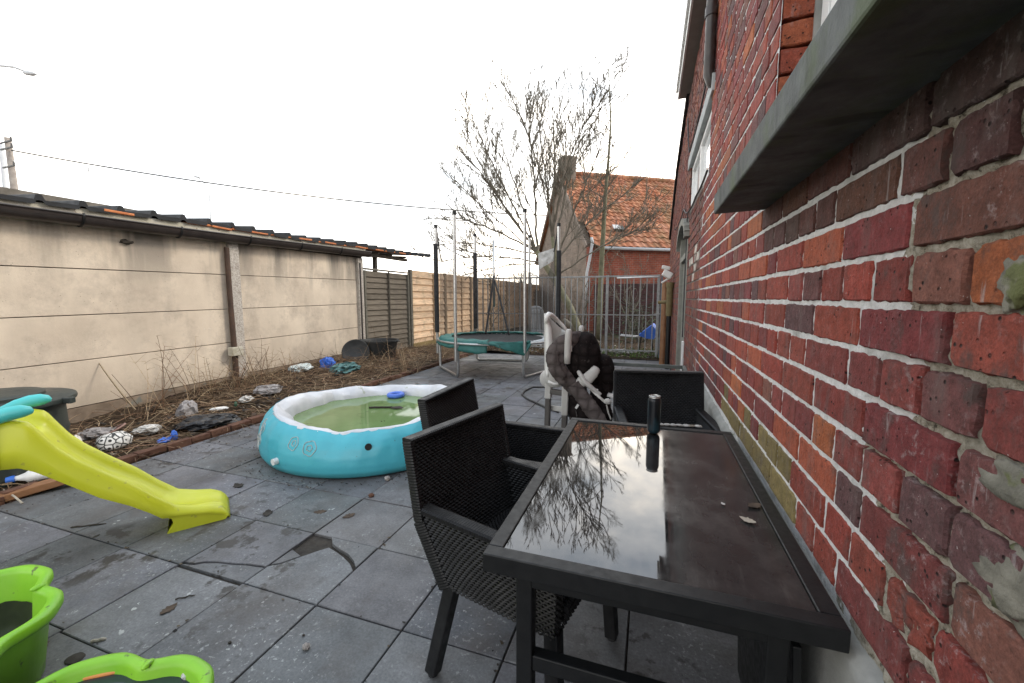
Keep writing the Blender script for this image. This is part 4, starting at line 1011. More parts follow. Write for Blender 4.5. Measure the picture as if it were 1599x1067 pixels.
def make_chair():
    c = empty('rattan_chair', (0, 0, 0))
    W = .285; zb, zt, zs = .375, .895, .455
    YB = [(zb, -.205), (.62, -.300), (zt, -.345)]
    def yb_(z): return interp(YB, z)
    def w_(z): return interp([(zb, .258), (.60, W), (zt, W)], z)
    mb = MB()
    def back_out(u, v):
        z = lerp(zb, zt, v); return Vector((lerp(w_(z), -w_(z), u), yb_(z)-.018-.020*math.sin(math.pi*u), z)), Vector((0, -1, -.1)).normalized()
    def back_in(u, v):
        z = lerp(zs, zt, v); return Vector((lerp(-w_(z), w_(z), u), yb_(z)+.020-.020*math.sin(math.pi*u), z)), Vector((0, 1, .1)).normalized()
    weave(mb, back_out, 2*W, zt-zb); weave(mb, back_in, 2*W, zt-zs)
    mb.build('backrest', MT['rattan'], c, world=False)
    mb = MB(); strip(mb, (-W-.005, yb_(zt), zt+.002), (W+.005, yb_(zt), zt+.002), .050, .020)
    for s in (-1, 1):
        for z0, z1 in ((zb, .61), (.61, zt)): strip(mb, (s*w_(z0), yb_(z0), z0), (s*w_(z1), yb_(z1), z1), .022, .044)
    mb.build('back_trim', MT['rattan'], c, world=False)
    mb = MB()
    mb.grid(lambda u, v: back_out(u, v)[0]+Vector((0, .006, 0)), 8, 8); mb.grid(lambda u, v: back_in(u, v)[0]-Vector((0, .006, 0)), 8, 8)
    for s in (-1, 1):
        mb.add([(s*(w_(z)-.020), y, z) for z, y in ((zb, yb_(zb)+.01), (zb, .235), (.63, .235), (.63, yb_(.62)+.01))], [(0, 1, 2, 3)])
        mb.add([(s*(w_(z)-.012), y, z) for z, y in ((zb, yb_(zb)+.01), (zb, .235), (.63, .235), (.63, yb_(.62)+.01))], [(0, 1, 2, 3)])
    mb.box((0, .015, .415), (2*.25-.02, .40, .07))
    mb.build('lining', MT['rattan_back'], c, world=False)
    for s in (-1, 1):
        mb = MB(); ya, yf = -.2, .245; d_ = .040
        A0, F0 = (s*w_(zb), yb_(zb), zb), (s*w_(zb), yf-.02, zb); F1, A1 = (s*W, yf, .628), (s*W, yb_(.62), .640)
        a0, f0 = (s*(w_(zs)-d_), yb_(zs)+.02, zs), (s*(w_(zs)-d_), yf-.01, zs); f1, a1 = (s*(W-d_), yf, .628), (s*(W-d_), yb_(.62)+.02, .640)
        if s > 0: So = bil(A0, F0, F1, A1); Si = bil(f0, a0, a1, f1)
        else: So = bil(F0, A0, A1, F1); Si = bil(a0, f0, f1, a1)
        weave(mb, So, .5, .26); weave(mb, Si, .5, .18)
        def Sf2(u, v, s=s):
            z = lerp(zb, .628, v); xo = s*w_(z); xi = s*(w_(z)-d_); return Vector((lerp(max(xo, xi), min(xo, xi), u), lerp(yf-.02, yf, v)+.004, z)), Vector((0, 1, 0))
        weave(mb, Sf2, .04, .25)
        mb.build('arm_panel', MT['rattan'], c, world=False)
        mb = MB(); strip(mb, (s*(W-.02), -.315, .652), (s*(W-.02), .262, .636), .058, .024); mb.build('armrest', MT['rattan'], c, world=False)
    mb = MB()
    def Ss(u, v): return Vector((lerp(-.215, .215, u), lerp(-.235, .245, v), zs+.004)), Vector((0, 0, 1))
    weave(mb, Ss, .48, .5)
    def Sa(u, v): return Vector((lerp(.215, -.215, u), lerp(.226, .240, v), lerp(zb, zs, v))), Vector((0, 1, 0))
    weave(mb, Sa, .5, zs-zb); strip(mb, (-.215, .244, zs+.002), (.215, .244, zs+.002), .02, .02)
    mb.build('seat', MT['rattan'], c, world=False)
    for sx in (-1, 1):
        for sy in (-1, 1):
            mb = MB(); top = (sx*.236, .212 if sy > 0 else -.185, zb+.02); bot = (sx*.258, .235 if sy > 0 else -.275, .014)
            mb.bar(top, bot, .048, .048, (0, 1, 0), .006); 
            l = mb.build('leg', MT['rattan'], c, world=False)
            MB().tube([(bot[0], bot[1], 0), (bot[0], bot[1], .022)], .018, 10).build('foot_cap', MT['foam'], l, world=False)
    return c
def copy_tree(o, parent=None):
    c = o.copy(); COL.objects.link(c); c.parent = parent
    for ch in o.children: copy_tree(ch, c)
    return c
CG = 'black rattan chairs around the table'
ch0 = make_chair()
for i, (x, y, rz, lb) in enumerate(((-.395, 1.410, -104, 'black woven rattan armchair nearest the camera on the pool side of the table'),
                                    (-.70, 2.01, -90, 'black woven rattan armchair beside the pool, behind the nearest chair'),
                                    (.125, 2.60, -170, 'black woven rattan armchair at the far end of the table by the wall'))):
    c = ch0 if i == 0 else copy_tree(ch0)
    c.location = (x, y, .0); c.rotation_euler = (0, 0, R(rz)); tag(c, lb, 'chair', CG)
# ================================================================== EMPTY METAL FRAME BEHIND THE FAR CHAIR
fo = empty('table_frame', (-.03, 3.75, 0), 0, 'bare grey green metal table frame without a top behind the far rattan chair', 'table frame')
MT['frame_green'] = simple('grey_green_frame', (.06, .07, .065), (.11, .12, .11), 14, .55, .2, 60)
mb = MB(); fx0, fx1, fy0, fy1, fz = -.375, .33, 3.45, 4.10, .755
mb.box(((fx0+fx1)/2, fy1, fz), (fx1-fx0, .028, .032), None, .003)
mb.box((fx1-.014, (fy0+fy1)/2, fz), (.0275, fy1-fy0-.029, .0315), None, .003)
mb.build('frame', MT['frame_green'], fo)
for x, y in ((fx0+.014, fy1), (fx1-.014, fy1), (fx1-.014, fy0)):
    MB().box((x, y, (fz-.016)/2), (.026, .026, fz-.017), None, .003).build('leg', MT['frame_green'], fo)
# ================================================================== TODDLER SLIDE
ax = Vector((math.sin(R(35)), math.cos(R(35)), 0)); pn = Vector((-ax.y, ax.x, 0)); S0 = Vector((-2.68, 1.55, 0)); SW = .31
slide = empty('toddler_slide', S0+pn*SW/2-ax*.2, 0, 'lime yellow plastic toddler slide with turquoise grips in front of the barrel', 'slide')
RIM = [(-.62, .775), (-.56, .785), (-.51, .765), (-.47, .69), (-.43, .62), (-.37, .545), (-.28, .455), (-.16, .345), (-.06, .235), (.03, .150), (.12, .118), (.20, .10), (.255, .072), (.285, .035), (.292, .004)]
LOW = [(-.62, .555), (-.55, .548), (-.50, .515), (-.44, .46), (-.37, .395), (-.28, .31), (-.16, .225), (-.08, .155), (-.03, .105), (0.0, .10), (.1, .085), (.2, .06), (.255, .03), (.285, .01), (.292, .0)]
def sw(s): return .5*SW*(1+.06*max(0, -s-.42)-.22*max(0, (s-.2)/.09)**2*.5)
def slide_sec(s):
    zr, zl = interp(RIM, s), interp(LOW, s); h = max(.004, zr-zl); dp = min(.085, h*.55)*(1 if s < .1 else max(.12, 1-(s-.1)/.17)); w_ = sw(s)
    ch = zr-dp
    return [(-w_-.012, zl), (-w_-.006, lerp(zl, zr, .4)), (-w_+.002, zr-.035 if h > .07 else lerp(zl, zr, .6)), (-w_+.012, zr-.006), (-w_+.024, zr), (-w_+.038, zr-.007), (-w_+.05, lerp(ch, zr, .55)), (-w_+.066, ch+.012), (-w_+.09, ch), (0, ch-.004),
            (w_-.09, ch), (w_-.066, ch+.012), (w_-.05, lerp(ch, zr, .55)), (w_-.038, zr-.007), (w_-.024, zr), (w_-.012, zr-.006), (w_-.002, zr-.035 if h > .07 else lerp(zl, zr, .6)), (w_+.006, lerp(zl, zr, .4)), (w_+.012, zl)]
ss = [-.62+i*(.912)/70 for i in range(71)]
def sp_(s, o, z): return S0+pn*(SW/2+o)+ax*s+Vector((0, 0, z))
mb = MB(); mb.grid(lambda u, v: sp_(ss[int(round(v*70))], *slide_sec(ss[int(round(v*70))])[int(round(u*18))]), 18, 70)
body = mb.build('chute', MT['slide'], slide, smooth=True)
sm = body.modifiers.new('thick', 'SOLIDIFY'); sm.thickness = .006; sm.offset = -1
# foot under the end
mb = MB()
for o, si in ((-sw(.1)-.008, 1), (sw(.1)+.008, -1)):
    prof = [(-.03, .115), (.012, .085), (.018, .055), (-.004, .02), (-.016, .0), (.27, .0), (.285, .02), (.2, .07)]
    a_ = [sp_(s, o+.0, z) for s, z in prof]; b_ = [sp_(s, o+si*.05, z) for s, z in prof]; n = len(a_)
    mb.add(a_+b_, [tuple(range(n)), tuple(range(2*n-1, n-1, -1))]+[(i, n+i, n+(i+1) % n, (i+1) % n) for i in range(n)])
mb.add([sp_(-.015, -.15, .0), sp_(-.015, .15, .0), sp_(.0, .15, .1), sp_(.0, -.15, .1)], [(0, 1, 2, 3)])
fix_normals(mb.build('foot', MT['slide'], slide))
# top platform and ladder sides (arch), steps
mb = MB()
for o in (-.165, .165):
    a_ = [(-.61, .775), (-.70, .77), (-.80, .70), (-.90, .40), (-.98, 0), (-.86, 0), (-.80, .30), (-.72, .50), (-.61, .555)]
    A_ = [sp_(s, o-.014, z) for s, z in a_]; B_ = [sp_(s, o+.014, z) for s, z in a_]; n = len(a_)
    mb.add(A_+B_, [tuple(range(n)), tuple(range(2*n-1, n-1, -1))]+[(i, (i+1) % n, n+(i+1) % n, n+i) for i in range(n)])
fix_normals(mb.build('ladder_side', MT['slide'], slide))
for s, z in ((-.90, .18), (-.84, .36), (-.78, .53)):
    MB().bar(sp_(s, -.152, z), sp_(s, .152, z), .09, .03, (0, 0, 1), .008).build('step', MT['turq'], slide)
for o in (-.150, .150):
    mb = MB(); pts = [sp_(-.76, o, .68), sp_(-.72, o, .735), sp_(-.67, o, .78), sp_(-.61, o, .812), sp_(-.56, o, .828), sp_(-.525, o, .832), sp_(-.503, o, .828), sp_(-.492, o, .820), sp_(-.488, o, .815)]
    mb.tube(pts, [.024, .028, .031, .034, .035, .033, .027, .017, .004], 16)
    mb.build('grip', MT['turq'], slide, smooth=True)
# ================================================================== BARREL
BCN = Vector((-4.84, 1.62, 0)); bar = empty('water_barrel', BCN, 0, 'wide dark green plastic barrel with a flat lid at the concrete wall', 'barrel')
MB().lathe([(.43, .02), (.445, .06), (.438, .30), (.448, .33), (.44, .36), (.435, .575)], BCN, 56, cap0=True).build('barrel_body', MT['barrel'], bar, smooth=True, auto=50)
MB().lathe([(.47, .565), (.505, .570), (.51, .585), (.505, .605), (.49, .612), (.34, .622), (.332, .626)], BCN, 64).build('lid_rim', MT['barrel'], bar, smooth=True, auto=40)
MB().lathe([(.332, .615), (.332, .648), (.325, .654), (.2, .660), (.0, .662)], BCN, 56).build('lid', MT['barrel'], bar, smooth=True, auto=40)
MB().box((BCN.x+.44, BCN.y+.30, .585), (.07, .05, .05), Matrix.Rotation(R(30), 3, 'Z'), .008).build('lid_clip', MT['barrel'], bar)
# ================================================================== FLOWER SANDBOX SHELLS
def shell(c, r0, n, ph, label, water, zr=.20, k=.085):
    e = empty('sandbox_shell', (c[0], c[1], 0), 0, label, 'sandbox', 'green flower sandbox halves')
    C = Vector((c[0], c[1], 0))
    def rf(a): return r0*(1+k*(math.cos(n*(a-ph))-.25*math.cos(2*n*(a-ph))))
    prof = [(.78, .0), (.855, .01), (.922, zr-.045), (.94, zr-.035), (.985, zr-.04), (1.0, zr-.028), (1.0, zr-.006), (.985, zr+.002), (.955, zr+.006), (.918, zr), (.905, zr-.015), (.865, .06), (.83, .022), (.70, .016), (.35, .02), (.0, .018)]
    mb = MB(); N_ = 160
    vs = []
    for i, (f, z) in enumerate(prof):
        for q in range(N_):
            a = 2*math.pi*q/N_; r = rf(a)*f if i < 13 else rf(a)*f
            vs.append(C+Vector((r*math.cos(a), r*math.sin(a), z)))
    fs = [(i*N_+q, i*N_+(q+1) % N_, (i+1)*N_+(q+1) % N_, (i+1)*N_+q) for i in range(len(prof)-1) for q in range(N_)]
    mb.add(vs, fs); mb.build('shell_body', MT['green_plastic'], e, smooth=True)
    for q in range(3):
        a = ph+2*math.pi*(q*2)/n+.35; r = rf(a)*.93
        MB().blob(C+Vector((r*math.cos(a), r*math.sin(a), zr+.005)), (.022, .013, .010), 2, 0, rot=a).build('rim_knob', MT['green_plastic'], e, smooth=True)
    if water:
        mb = MB(); vs = [C+Vector((0, 0, zr-.04))]+[C+Vector((rf(2*math.pi*q/80)*.897*math.cos(2*math.pi*q/80), rf(2*math.pi*q/80)*.897*math.sin(2*math.pi*q/80), zr-.04)) for q in range(80)]
        mb.add(vs, [(0, 1+q, 1+(q+1) % 80) for q in range(80)]); mb.build('water', MT['murk'], e)
    if not water:  # dark lining added to paint in the deep shade inside the shell
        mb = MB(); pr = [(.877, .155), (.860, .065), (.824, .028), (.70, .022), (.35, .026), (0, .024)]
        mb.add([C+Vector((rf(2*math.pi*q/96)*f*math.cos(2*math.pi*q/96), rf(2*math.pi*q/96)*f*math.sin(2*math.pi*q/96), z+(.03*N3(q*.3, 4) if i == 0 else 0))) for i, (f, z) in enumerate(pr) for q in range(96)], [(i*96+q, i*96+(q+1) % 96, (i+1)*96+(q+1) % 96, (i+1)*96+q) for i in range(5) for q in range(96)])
        mb.build('shade_lining', simple('green_black_shade', (.012, .018, .006), (.035, .05, .012), 9, .7, .3, 40), e, smooth=True)
    return e
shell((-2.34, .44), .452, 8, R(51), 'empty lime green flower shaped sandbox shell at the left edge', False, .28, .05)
shell((-1.45, .40), .46, 8, R(84), 'lime green flower shaped sandbox shell filled with dark water', True, .18, .045)
q = gp(158, 1052, .144); mb = MB(); mb.box(q+Vector((0, 0, .0)), (.09, .022, .010), Matrix.Rotation(R(35), 3, 'Z'), .003); tag(mb.build('orange_stick', MT['orange']), 'short orange plastic stick floating in the water filled sandbox shell', 'toy')
q = gp(290, 1056, .144); tag(MB().blob(q, (.014, .012, .012), 2, .4, 3, 3).build('white_scrap', MT['white_bag']), 'small white scrap floating in the water filled sandbox shell', 'scrap')
# ================================================================== TUB WITH LID
TB = Vector((-5.45, 7.35, .06)); tb = empty('mortar_tub', TB, 0, 'black plastic tub with its round lid leaning at the grey slat fence', 'tub')
MB().lathe([(.0, .0), (.28, .0), (.30, .02), (.37, .42), (.40, .425), (.40, .455), (.365, .455), (.355, .43), (.29, .03), (.0, .03)], TB, 40).build('tub_body', MT['tub'], tb, smooth=True, auto=40)
for s in (-1, 1): MB().tube([TB+Vector((.40*s, -.08, .43)), TB+Vector((.46*s, -.05, .44)), TB+Vector((.46*s, .05, .44)), TB+Vector((.40*s, .08, .43))], .014, 8).build('handle', MT['tub'], tb, smooth=True)
lidm = MB(); lm = Matrix.Translation((-5.62, 6.80, .30)) @ Matrix.Rotation(R(35), 4, 'Z') @ Matrix.Rotation(R(72), 4, 'X')
tmp = MB().lathe([(.0, .0), (.22, .0), (.25, .01), (.27, .03), (.255, .035), (.24, .02), (.0, .018)], (0, 0, 0), 36)
lidm.add([lm @ Vector(v) for v in tmp.v], tmp.f); tag(lidm.build('tub_lid', MT['tub'], None, smooth=True), 'round black lid standing on edge against the black tub', 'lid')
# ================================================================== LITTER ON THE BED
def bz(x, y): return bed_z(x, y)
def trash(px, py, z, name, mat, d, label, cat, sub=3, amp=.4, fr=2.6, seed=1, rot=0.0, sharp=True, lift=.02):
    p = gp(px, py, z); p.z = (bz(p.x, p.y) if p.x < -4.14 else 0)+d[2]*.45+lift
    return tag(MB().blob(p, d, sub, amp, fr, seed, rot=rot, sharp=sharp).build(name, mat), label, cat)
trash(322, 655, .10, 'bin_bag', MT['black_bag'], (0.216, 0.302, 0.077), 'crumpled black bin bag lying along the brown edging', 'bag', 4, .45, 2.2, 3, R(-25))
trash(230, 668, .10, 'plastic_bag', MT['white_bag'], (0.072, 0.122, 0.055), 'crumpled white plastic bag between the barrel and the black bag', 'bag', 4, .5, 2.4, 5, R(-20))
trash(292, 640, .14, 'crumpled_paper', MT['grey_trash'], (0.101, 0.115, 0.132), 'crumpled pale paper ball among the dry stalks at the wall', 'paper', 3, .45, 2.8, 8)
trash(256, 686, .05, 'blue_wrapper', MT['blue_plastic'], (0.050, 0.079, 0.033), 'torn flat blue wrapper beside the black bin bag', 'wrapper', 3, .5, 2.8, 11, R(20))
trash(272, 679, .06, 'blue_cup', MT['blue_plastic'], (0.029, 0.036, 0.066), 'small blue plastic cup at the tip of the black bin bag', 'cup', 3, .25, 2, 12)
trash(318, 591, .16, 'green_foil_bag', MT['green_trash'], (0.086, 0.115, 0.110), 'dark green crumpled foil bag against the concrete wall', 'bag', 3, .5, 2.6, 14)
trash(150, 678, .08, 'crumpled_cloth', MT['grey_trash'], (0.101, 0.144, 0.066), 'grey crumpled cloth beside the barrel', 'cloth', 4, .5, 2.4, 15, R(-20))
trash(120, 692, .1, 'plastic_cup', MT['ivory'], (0.043, 0.043, 0.099), 'dirty white plastic cup squeezed beside the barrel', 'cup', 3, .2, 2, 17)
trash(470, 584, .12, 'clear_plastic_sheet', simple('milky_plastic_sheet', (.38, .45, .46), (.60, .66, .67), 9, .25, .3, 30), (0.158, 0.274, 0.077), 'milky plastic sheet crumpled on the bed behind the pool', 'plastic sheet', 4, .5, 2.4, 19, R(10))
trash(512, 578, .12, 'blue_bag', MT['blue_plastic'], (0.130, 0.144, 0.143), 'bright blue plastic bag crumpled near the black tub', 'bag', 4, .5, 2.4, 21)
trash(540, 583, .1, 'wire_tangle', MT['teal_bag'], (0.216, 0.302, 0.110), 'tangle of teal netting and wire before the black tub', 'netting', 4, .6, 4, 23)
trash(523, 563, .12, 'teal_sack', MT['teal_bag'], (0.122, 0.158, 0.176), 'dull teal sack between the blue bag and the tub', 'sack', 4, .5, 2.6, 25)
trash(420, 620, .06, 'grey_rag', MT['grey_trash'], (0.115, 0.187, 0.077), 'grey rag on the bed behind the left of the pool', 'rag', 4, .5, 2.6, 27, R(-30))
trash(385, 632, .06, 'paper_scrap', MT['white_bag'], (0.065, 0.094, 0.044), 'pale torn paper in the dry grass left of the pool', 'paper', 3, .6, 3, 29)
trash(342, 634, .12, 'white_stick', MT['white_plastic'], (0.022, 0.094, 0.022), 'thin white plastic stick lying on the bed', 'stick', 3, .15, 3, 31, R(-40), False)
trash(368, 632, .1, 'green_bottle_top', MT['green_trash'], (0.022, 0.022, 0.044), 'tiny green bottle top in the dry grass', 'bottle top', 2, .2, 3, 33)
# football, half deflated
FB = gp(180, 694, .08); FB.z = bz(FB.x, FB.y)+.085
m = NT('old_football'); 
mp_ = m.n('ShaderNodeMapping'); mp_.inputs['Location'].default_value = (-FB.x*1, -FB.y*1, -FB.z*1); 
v_ = m.n('ShaderNodeTexVoronoi'); v_.inputs['Scale'].default_value = 17; m.L(m.co, v_.inputs['Vector'])
v2_ = m.n('ShaderNodeTexVoronoi', feature='DISTANCE_TO_EDGE'); v2_.inputs['Scale'].default_value = 17; m.L(m.co, v2_.inputs['Vector'])
seam = m.ramp(v2_.outputs[0], [(.05, 1), (.09, 0)]); pen = m.ramp(v_.outputs['Distance'], [(.20, 1), (.23, 0)])
m.set(m.mix(m.math('ADD', seam, pen, clamp=True), m.ramp(m.noise(20, 4), [(.3, (.5, .49, .46)), (.6, (.75, .74, .72))]), (.02, .02, .02)), .55); MT['football'] = m.m
tag(MB().blob(FB, (.095, .13, .085), 4, .18, 1.2, 35).build('football', MT['football'], None, smooth=True), 'flattened black and white football on the bed beside the slide', 'ball')
# rusty pink wire ring
q = gp(175, 672, .1); q.z = bz(q.x, q.y)+.07
tag(MB().tube([q+Vector((.09*math.cos(R(20*k)), .10*math.sin(R(20*k)), .05*math.sin(R(20*k)+.6))) for k in range(18)], .009, 6, closed=True).build('wire_ring', MT['pink_ring']), 'pinkish bent wire ring lying above the football', 'ring')
# bottle with blue cap, timber piece
q = gp(30, 752, .05); q.z = bz(q.x, q.y)+.05; d = Vector((.55, .83, 0)).normalized()
bt = empty('plastic_bottle', q, 0, 'white plastic bottle with a blue cap lying under the slide', 'bottle')
MB().tube([q-d*.02, q, q+d*.03, q+d*.05, q+d*.2, q+d*.27, q+d*.29], [.018, .02, .03, .045, .048, .042, .02], 14).build('bottle_body', MT['white_plastic'], bt, smooth=True)
MB().tube([q-d*.06, q-d*.018], [.026, .026], 12).build('cap', MT['blue_plastic'], bt, smooth=True, auto=40)
q2 = gp(70, 762, .03); q2.z = .05
tag(MB().box(q2, (.10, .52, .05), Matrix.Rotation(R(-24), 3, 'Z') @ Matrix.Rotation(.1, 3, 'X'), .006).build('timber_offcut', MT['copper_pipe']), 'reddish timber offcut lying beside the white bottle', 'timber')
tag(MB().tube([gp(5, 765, .02), gp(22, 775, .05), gp(35, 786, .01)], .006, 6).build('thin_stick', MT['leaf_pale']), 'thin pale stick on the edge of the paving under the slide', 'stick')
# ------------------------------------------------------------------ dry plant litter (uncountable)
def pcol(): 
    c = rng.choice([(.22, .145, .085), (.30, .21, .125), (.14, .09, .055), (.40, .30, .19), (.10, .065, .04), (.24, .14, .085)]); k = rng.uniform(.7, 1.15); return tuple(v*k for v in c)
def arc(mb, p, d, L, bend, r, seg=4, col=None, droop=0.0):
    pts = []; q = Vector(p); d = Vector(d).normalized(); side = Vector((rng.gauss(0, 1), rng.gauss(0, 1), rng.gauss(0, .4))).normalized()
    for i in range(seg+1):
        pts.append(q.copy()); d = (d+side*bend/seg+Vector((0, 0, -droop/seg))).normalized(); q += d*L/seg
    mb.tube(pts, [r*(1-.6*i/seg) for i in range(seg+1)], 3, False, col); return pts
mb = MB()
for k in range(6500):
    y = rng.uniform(.4, 9.9); x = -4.2-abs(rng.betavariate(1.2, 1.4))*1.72
    dn = .35+.65*max(0, fbm(x*1.1, y*.9, 11)+.35)
    if y > 5.6: dn += .5
    if abs(y-4.6) < .9 and x < -5.2: dn += .6
    if rng.random() > dn: continue
    a = rng.uniform(0, 6.28); up = rng.uniform(.02, .45)
    L = rng.uniform(.10, .42)*(1.2 if y > 5 else 1)
    arc(mb, (x, y, bz(x, y)+rng.uniform(.0, .05)), (math.cos(a), math.sin(a), up), L, rng.uniform(.2, 1.1), rng.uniform(.0018, .0045), 4, pcol(), rng.uniform(.2, .9))
for k in range(420):   # upright dead stems, thickest by the post and beyond the pool
    y = rng.choice([rng.gauss(4.7, .5), rng.gauss(6.6, .9), rng.uniform(2.5, 9.6), rng.gauss(8.6, .6)]); x = rng.uniform(-5.95, -4.9) if y < 6 else rng.uniform(-5.9, -4.25)
    if not .6 < y < 9.8: continue
    a = rng.uniform(0, 6.28); arc(mb, (x, y, bz(x, y)-.01), (math.cos(a)*.7, math.sin(a)*.7, rng.uniform(.5, 1.2)), rng.uniform(.15, .5), rng.uniform(.2, .9), rng.uniform(.0018, .004), 5, pcol(), rng.uniform(.2, 1.0))
tag(mb.build('dry_plant_litter', MT['litter']), 'dry brown stalks and grass matted over the soil bed', 'dry grass', kind='stuff')
mb = MB()
def flake(mb, x, y, z, s, col):
    a = rng.uniform(0, 6.28); t1, t2 = rng.uniform(-.6, .6), rng.uniform(-.6, .6); n = 6; vs = []
    for i in range(n):
        b = a+6.283*i/n; r = s*(1 if i % 3 else .6)*rng.uniform(.7, 1.1); dx, dy = r*math.cos(b)*1.0, r*math.sin(b)*.65
        vs.append((x+dx, y+dy, z+.006+dx*t1*.6+dy*t2*.6+abs(dx)*.25))
    mb.add(vs, [tuple(range(n))], col)
for k in range(2600):
    y = rng.uniform(.5, 9.8); x = -4.13-abs(rng.gauss(.45, .55))
    if x < -5.95: continue
    flake(mb, x, y, bz(x, y)+rng.uniform(0, .025), rng.uniform(.008, .032), rng.choice([(.06, .03, .02), (.10, .055, .035), (.03, .022, .018), (.15, .095, .06), (.20, .16, .12), (.07, .035, .03)]))
for k in range(1300):
    y = rng.uniform(.6, 9.6); x = -4.22-abs(rng.betavariate(1.3, 1.6))*1.6
    if fbm(x*1.4, y*1.2, 21) < -.05: continue
    flake(mb, x, y, bz(x, y)+rng.uniform(.0, .04), rng.uniform(.02, .055), rng.choice([(.03, .02, .014), (.022, .018, .015), (.06, .038, .024), (.016, .014, .013), (.10, .07, .045)]))
tag(mb.build('dead_leaf_litter', MT['litter']), 'dead brown leaves and crumbs scattered over the soil bed', 'leaves', kind='stuff')
mb = MB()
for k in range(1700):   # crumbs along joints and around the pool on the paving
    if rng.random() < .45: a = rng.uniform(0, 6.28); r = .97+abs(rng.gauss(0, .10)); x, y = PC.x+r*math.cos(a), PC.y+r*math.sin(a)
    elif rng.random() < .5: x = X0+TX*rng.randint(-5, 3)+rng.gauss(0, .012); y = rng.uniform(.3, 5)
    else: x = rng.uniform(-4.1, -.2); y = Y0+TY*rng.randint(-2, 9)+rng.gauss(0, .015)
    if rng.random() < .3: x, y = -4.13+abs(rng.gauss(0, .16)), rng.uniform(.8, 6)
    flake(mb, x, y, -.003, rng.uniform(.003, .013), rng.choice([(.03, .024, .018), (.06, .045, .03), (.015, .013, .012), (.12, .09, .06)]))
tag(mb.build('paving_crumbs', MT['litter']), 'dark crumbs and leaf bits along the paving joints', 'dirt', kind='stuff')
# ------------------------------------------------------------------ standing dry weeds
WG = 'dry weed stalks along the concrete wall'
def weed(px, py, z, h, label, n=5, spread=.35, lean=(0, 0)):
    p = gp(px, py, z); p.z = bz(p.x, p.y)-.02
    mb = MB()
    for i in range(n):
        a = rng.uniform(0, 6.28); s = rng.uniform(.3, 1)*spread; hh_ = h*rng.uniform(.55, 1)
        c = pcol(); pts = arc(mb, p+Vector((rng.gauss(0, .03), rng.gauss(0, .05), 0)), (math.cos(a)*s+lean[0], math.sin(a)*s+lean[1], 1), hh_, rng.uniform(.15, .5), rng.uniform(.003, .006), 6, c, rng.uniform(0, .35))
        for j in range(2, len(pts)):
            for _ in range(rng.randint(0, 2)):
                arc(mb, pts[j], (rng.gauss(0, 1), rng.gauss(0, 1), rng.uniform(.2, .9)), rng.uniform(.06, .22)*h, .6, .002, 3, c, .3)
            if rng.random() < .35: flake(mb, pts[j].x, pts[j].y, pts[j].z, .012, c)
    return tag(mb.build('dry_weed', MT['litter']), label, 'weed', WG)
weed(45, 628, .1, .75, 'thin forked dry weed rising behind the barrel lid', 3, .5)
weed(205, 645, .1, .35, 'low wispy dry weed near the barrel at the wall foot', 6, .7)
weed(226, 644, .12, .95, 'tall forked dry weed on the bed behind the white bag', 5, .55)
weed(262, 632, .12, 1.0, 'tall slanted dry weed with thin side twigs behind the black bag', 5, .5)
weed(300, 618, .12, .9, 'dry weed with a hooked tip left of the downpipe', 5, .45)
weed(330, 612, .14, .6, 'bushy dry weed clump left of the downpipe foot', 12, .7)
weed(372, 606, .14, .65, 'dense dry weed clump at the foot of the concrete post', 16, .7)
weed(402, 604, .12, .8, 'tall dry weed right of the concrete post', 10, .45)
weed(425, 600, .1, .7, 'sparse dry weed between the post and the plastic sheet', 6, .5)
weed(456, 598, .1, .6, 'leaning dry weed beside the plastic sheet', 5, .6)
weed(578, 585, .05, .75, 'arching dry weed in front of the black tub', 4, .5)
weed(608, 583, .04, .9, 'tall pale dry weed before the grey slat fence', 5, .4)
weed(632, 582, .03, .6, 'brown dry weed heap beside the trampoline leg', 18, .9)
weed(650, 580, .03, .55, 'dry bramble stems right next to the trampoline leg', 12, 1.0)
mb = MB(); p = gp(212, 647, .12); arc(mb, p+Vector((0, 0, .05)), (-.85, .0, .62), 1.35, .15, .010, 8, (.26, .2, .13)); tag(mb.build('dry_stalk', MT['litter']), 'long bare stalk leaning over the bed towards the barrel', 'stalk')
# ------------------------------------------------------------------ bits lying on the paving
def twig(px0, py0, px1, py1, r, label, mat='brown_dark', name='twig', cat='twig'):
    a, b = gp(px0, py0), gp(px1, py1); L = (b-a).length
    pts = [a.lerp(b, i/6)+Vector((.03*L*N3(i*.9, px0), .06*L*N3(i*.8, py0), r*.8+.01*(i % 3 == 1)*.3)) for i in range(7)]
    return tag(MB().tube(pts, [r*1.2]+[r]*5+[r*.5], 6).build(name, MT[mat]), label, cat)
twig(112, 825, 165, 819, .005, 'short dark twig on the paving beyond the slide shadow')
twig(274, 937, 305, 930, .003, 'thin dark twig on the paving tile near the pale specks')
twig(143, 1004, 166, 999, .006, 'pale cigarette like stick on a paving joint', 'leaf_pale', 'pale_stick', 'stick')
def pebble(px, py, d, mat, name, label, cat, seed=0, amp=.3):
    p = gp(px, py); p.z = d[2]*.8
    return tag(MB().blob(p, d, 3, amp, 2.2, seed).build(name, MT[mat]), label, cat)
pebble(478, 1013, (.016, .013, .012), 'stone', 'pebble', 'small grey brown pebble on the tile in the middle foreground', 'stone', 2)
pebble(474, 993, (.005, .005, .004), 'brown_dark', 'seed', 'tiny dark seed beyond the pebble', 'seed', 3)
pebble(117, 1030, (.032, .028, .005), 'brown_dark', 'flat_disc', 'flat dark brown disc on the paving between the two shells', 'disc', 4, .1)
pebble(580, 776, (.020, .018, .014), 'rust_brick', 'brick_crumb', 'small red brick crumb on the paving before the pool', 'stone', 5)
pebble(605, 750, (.022, .02, .018), 'stone', 'pebble', 'pale pebble at the foot of the pool', 'stone', 6)
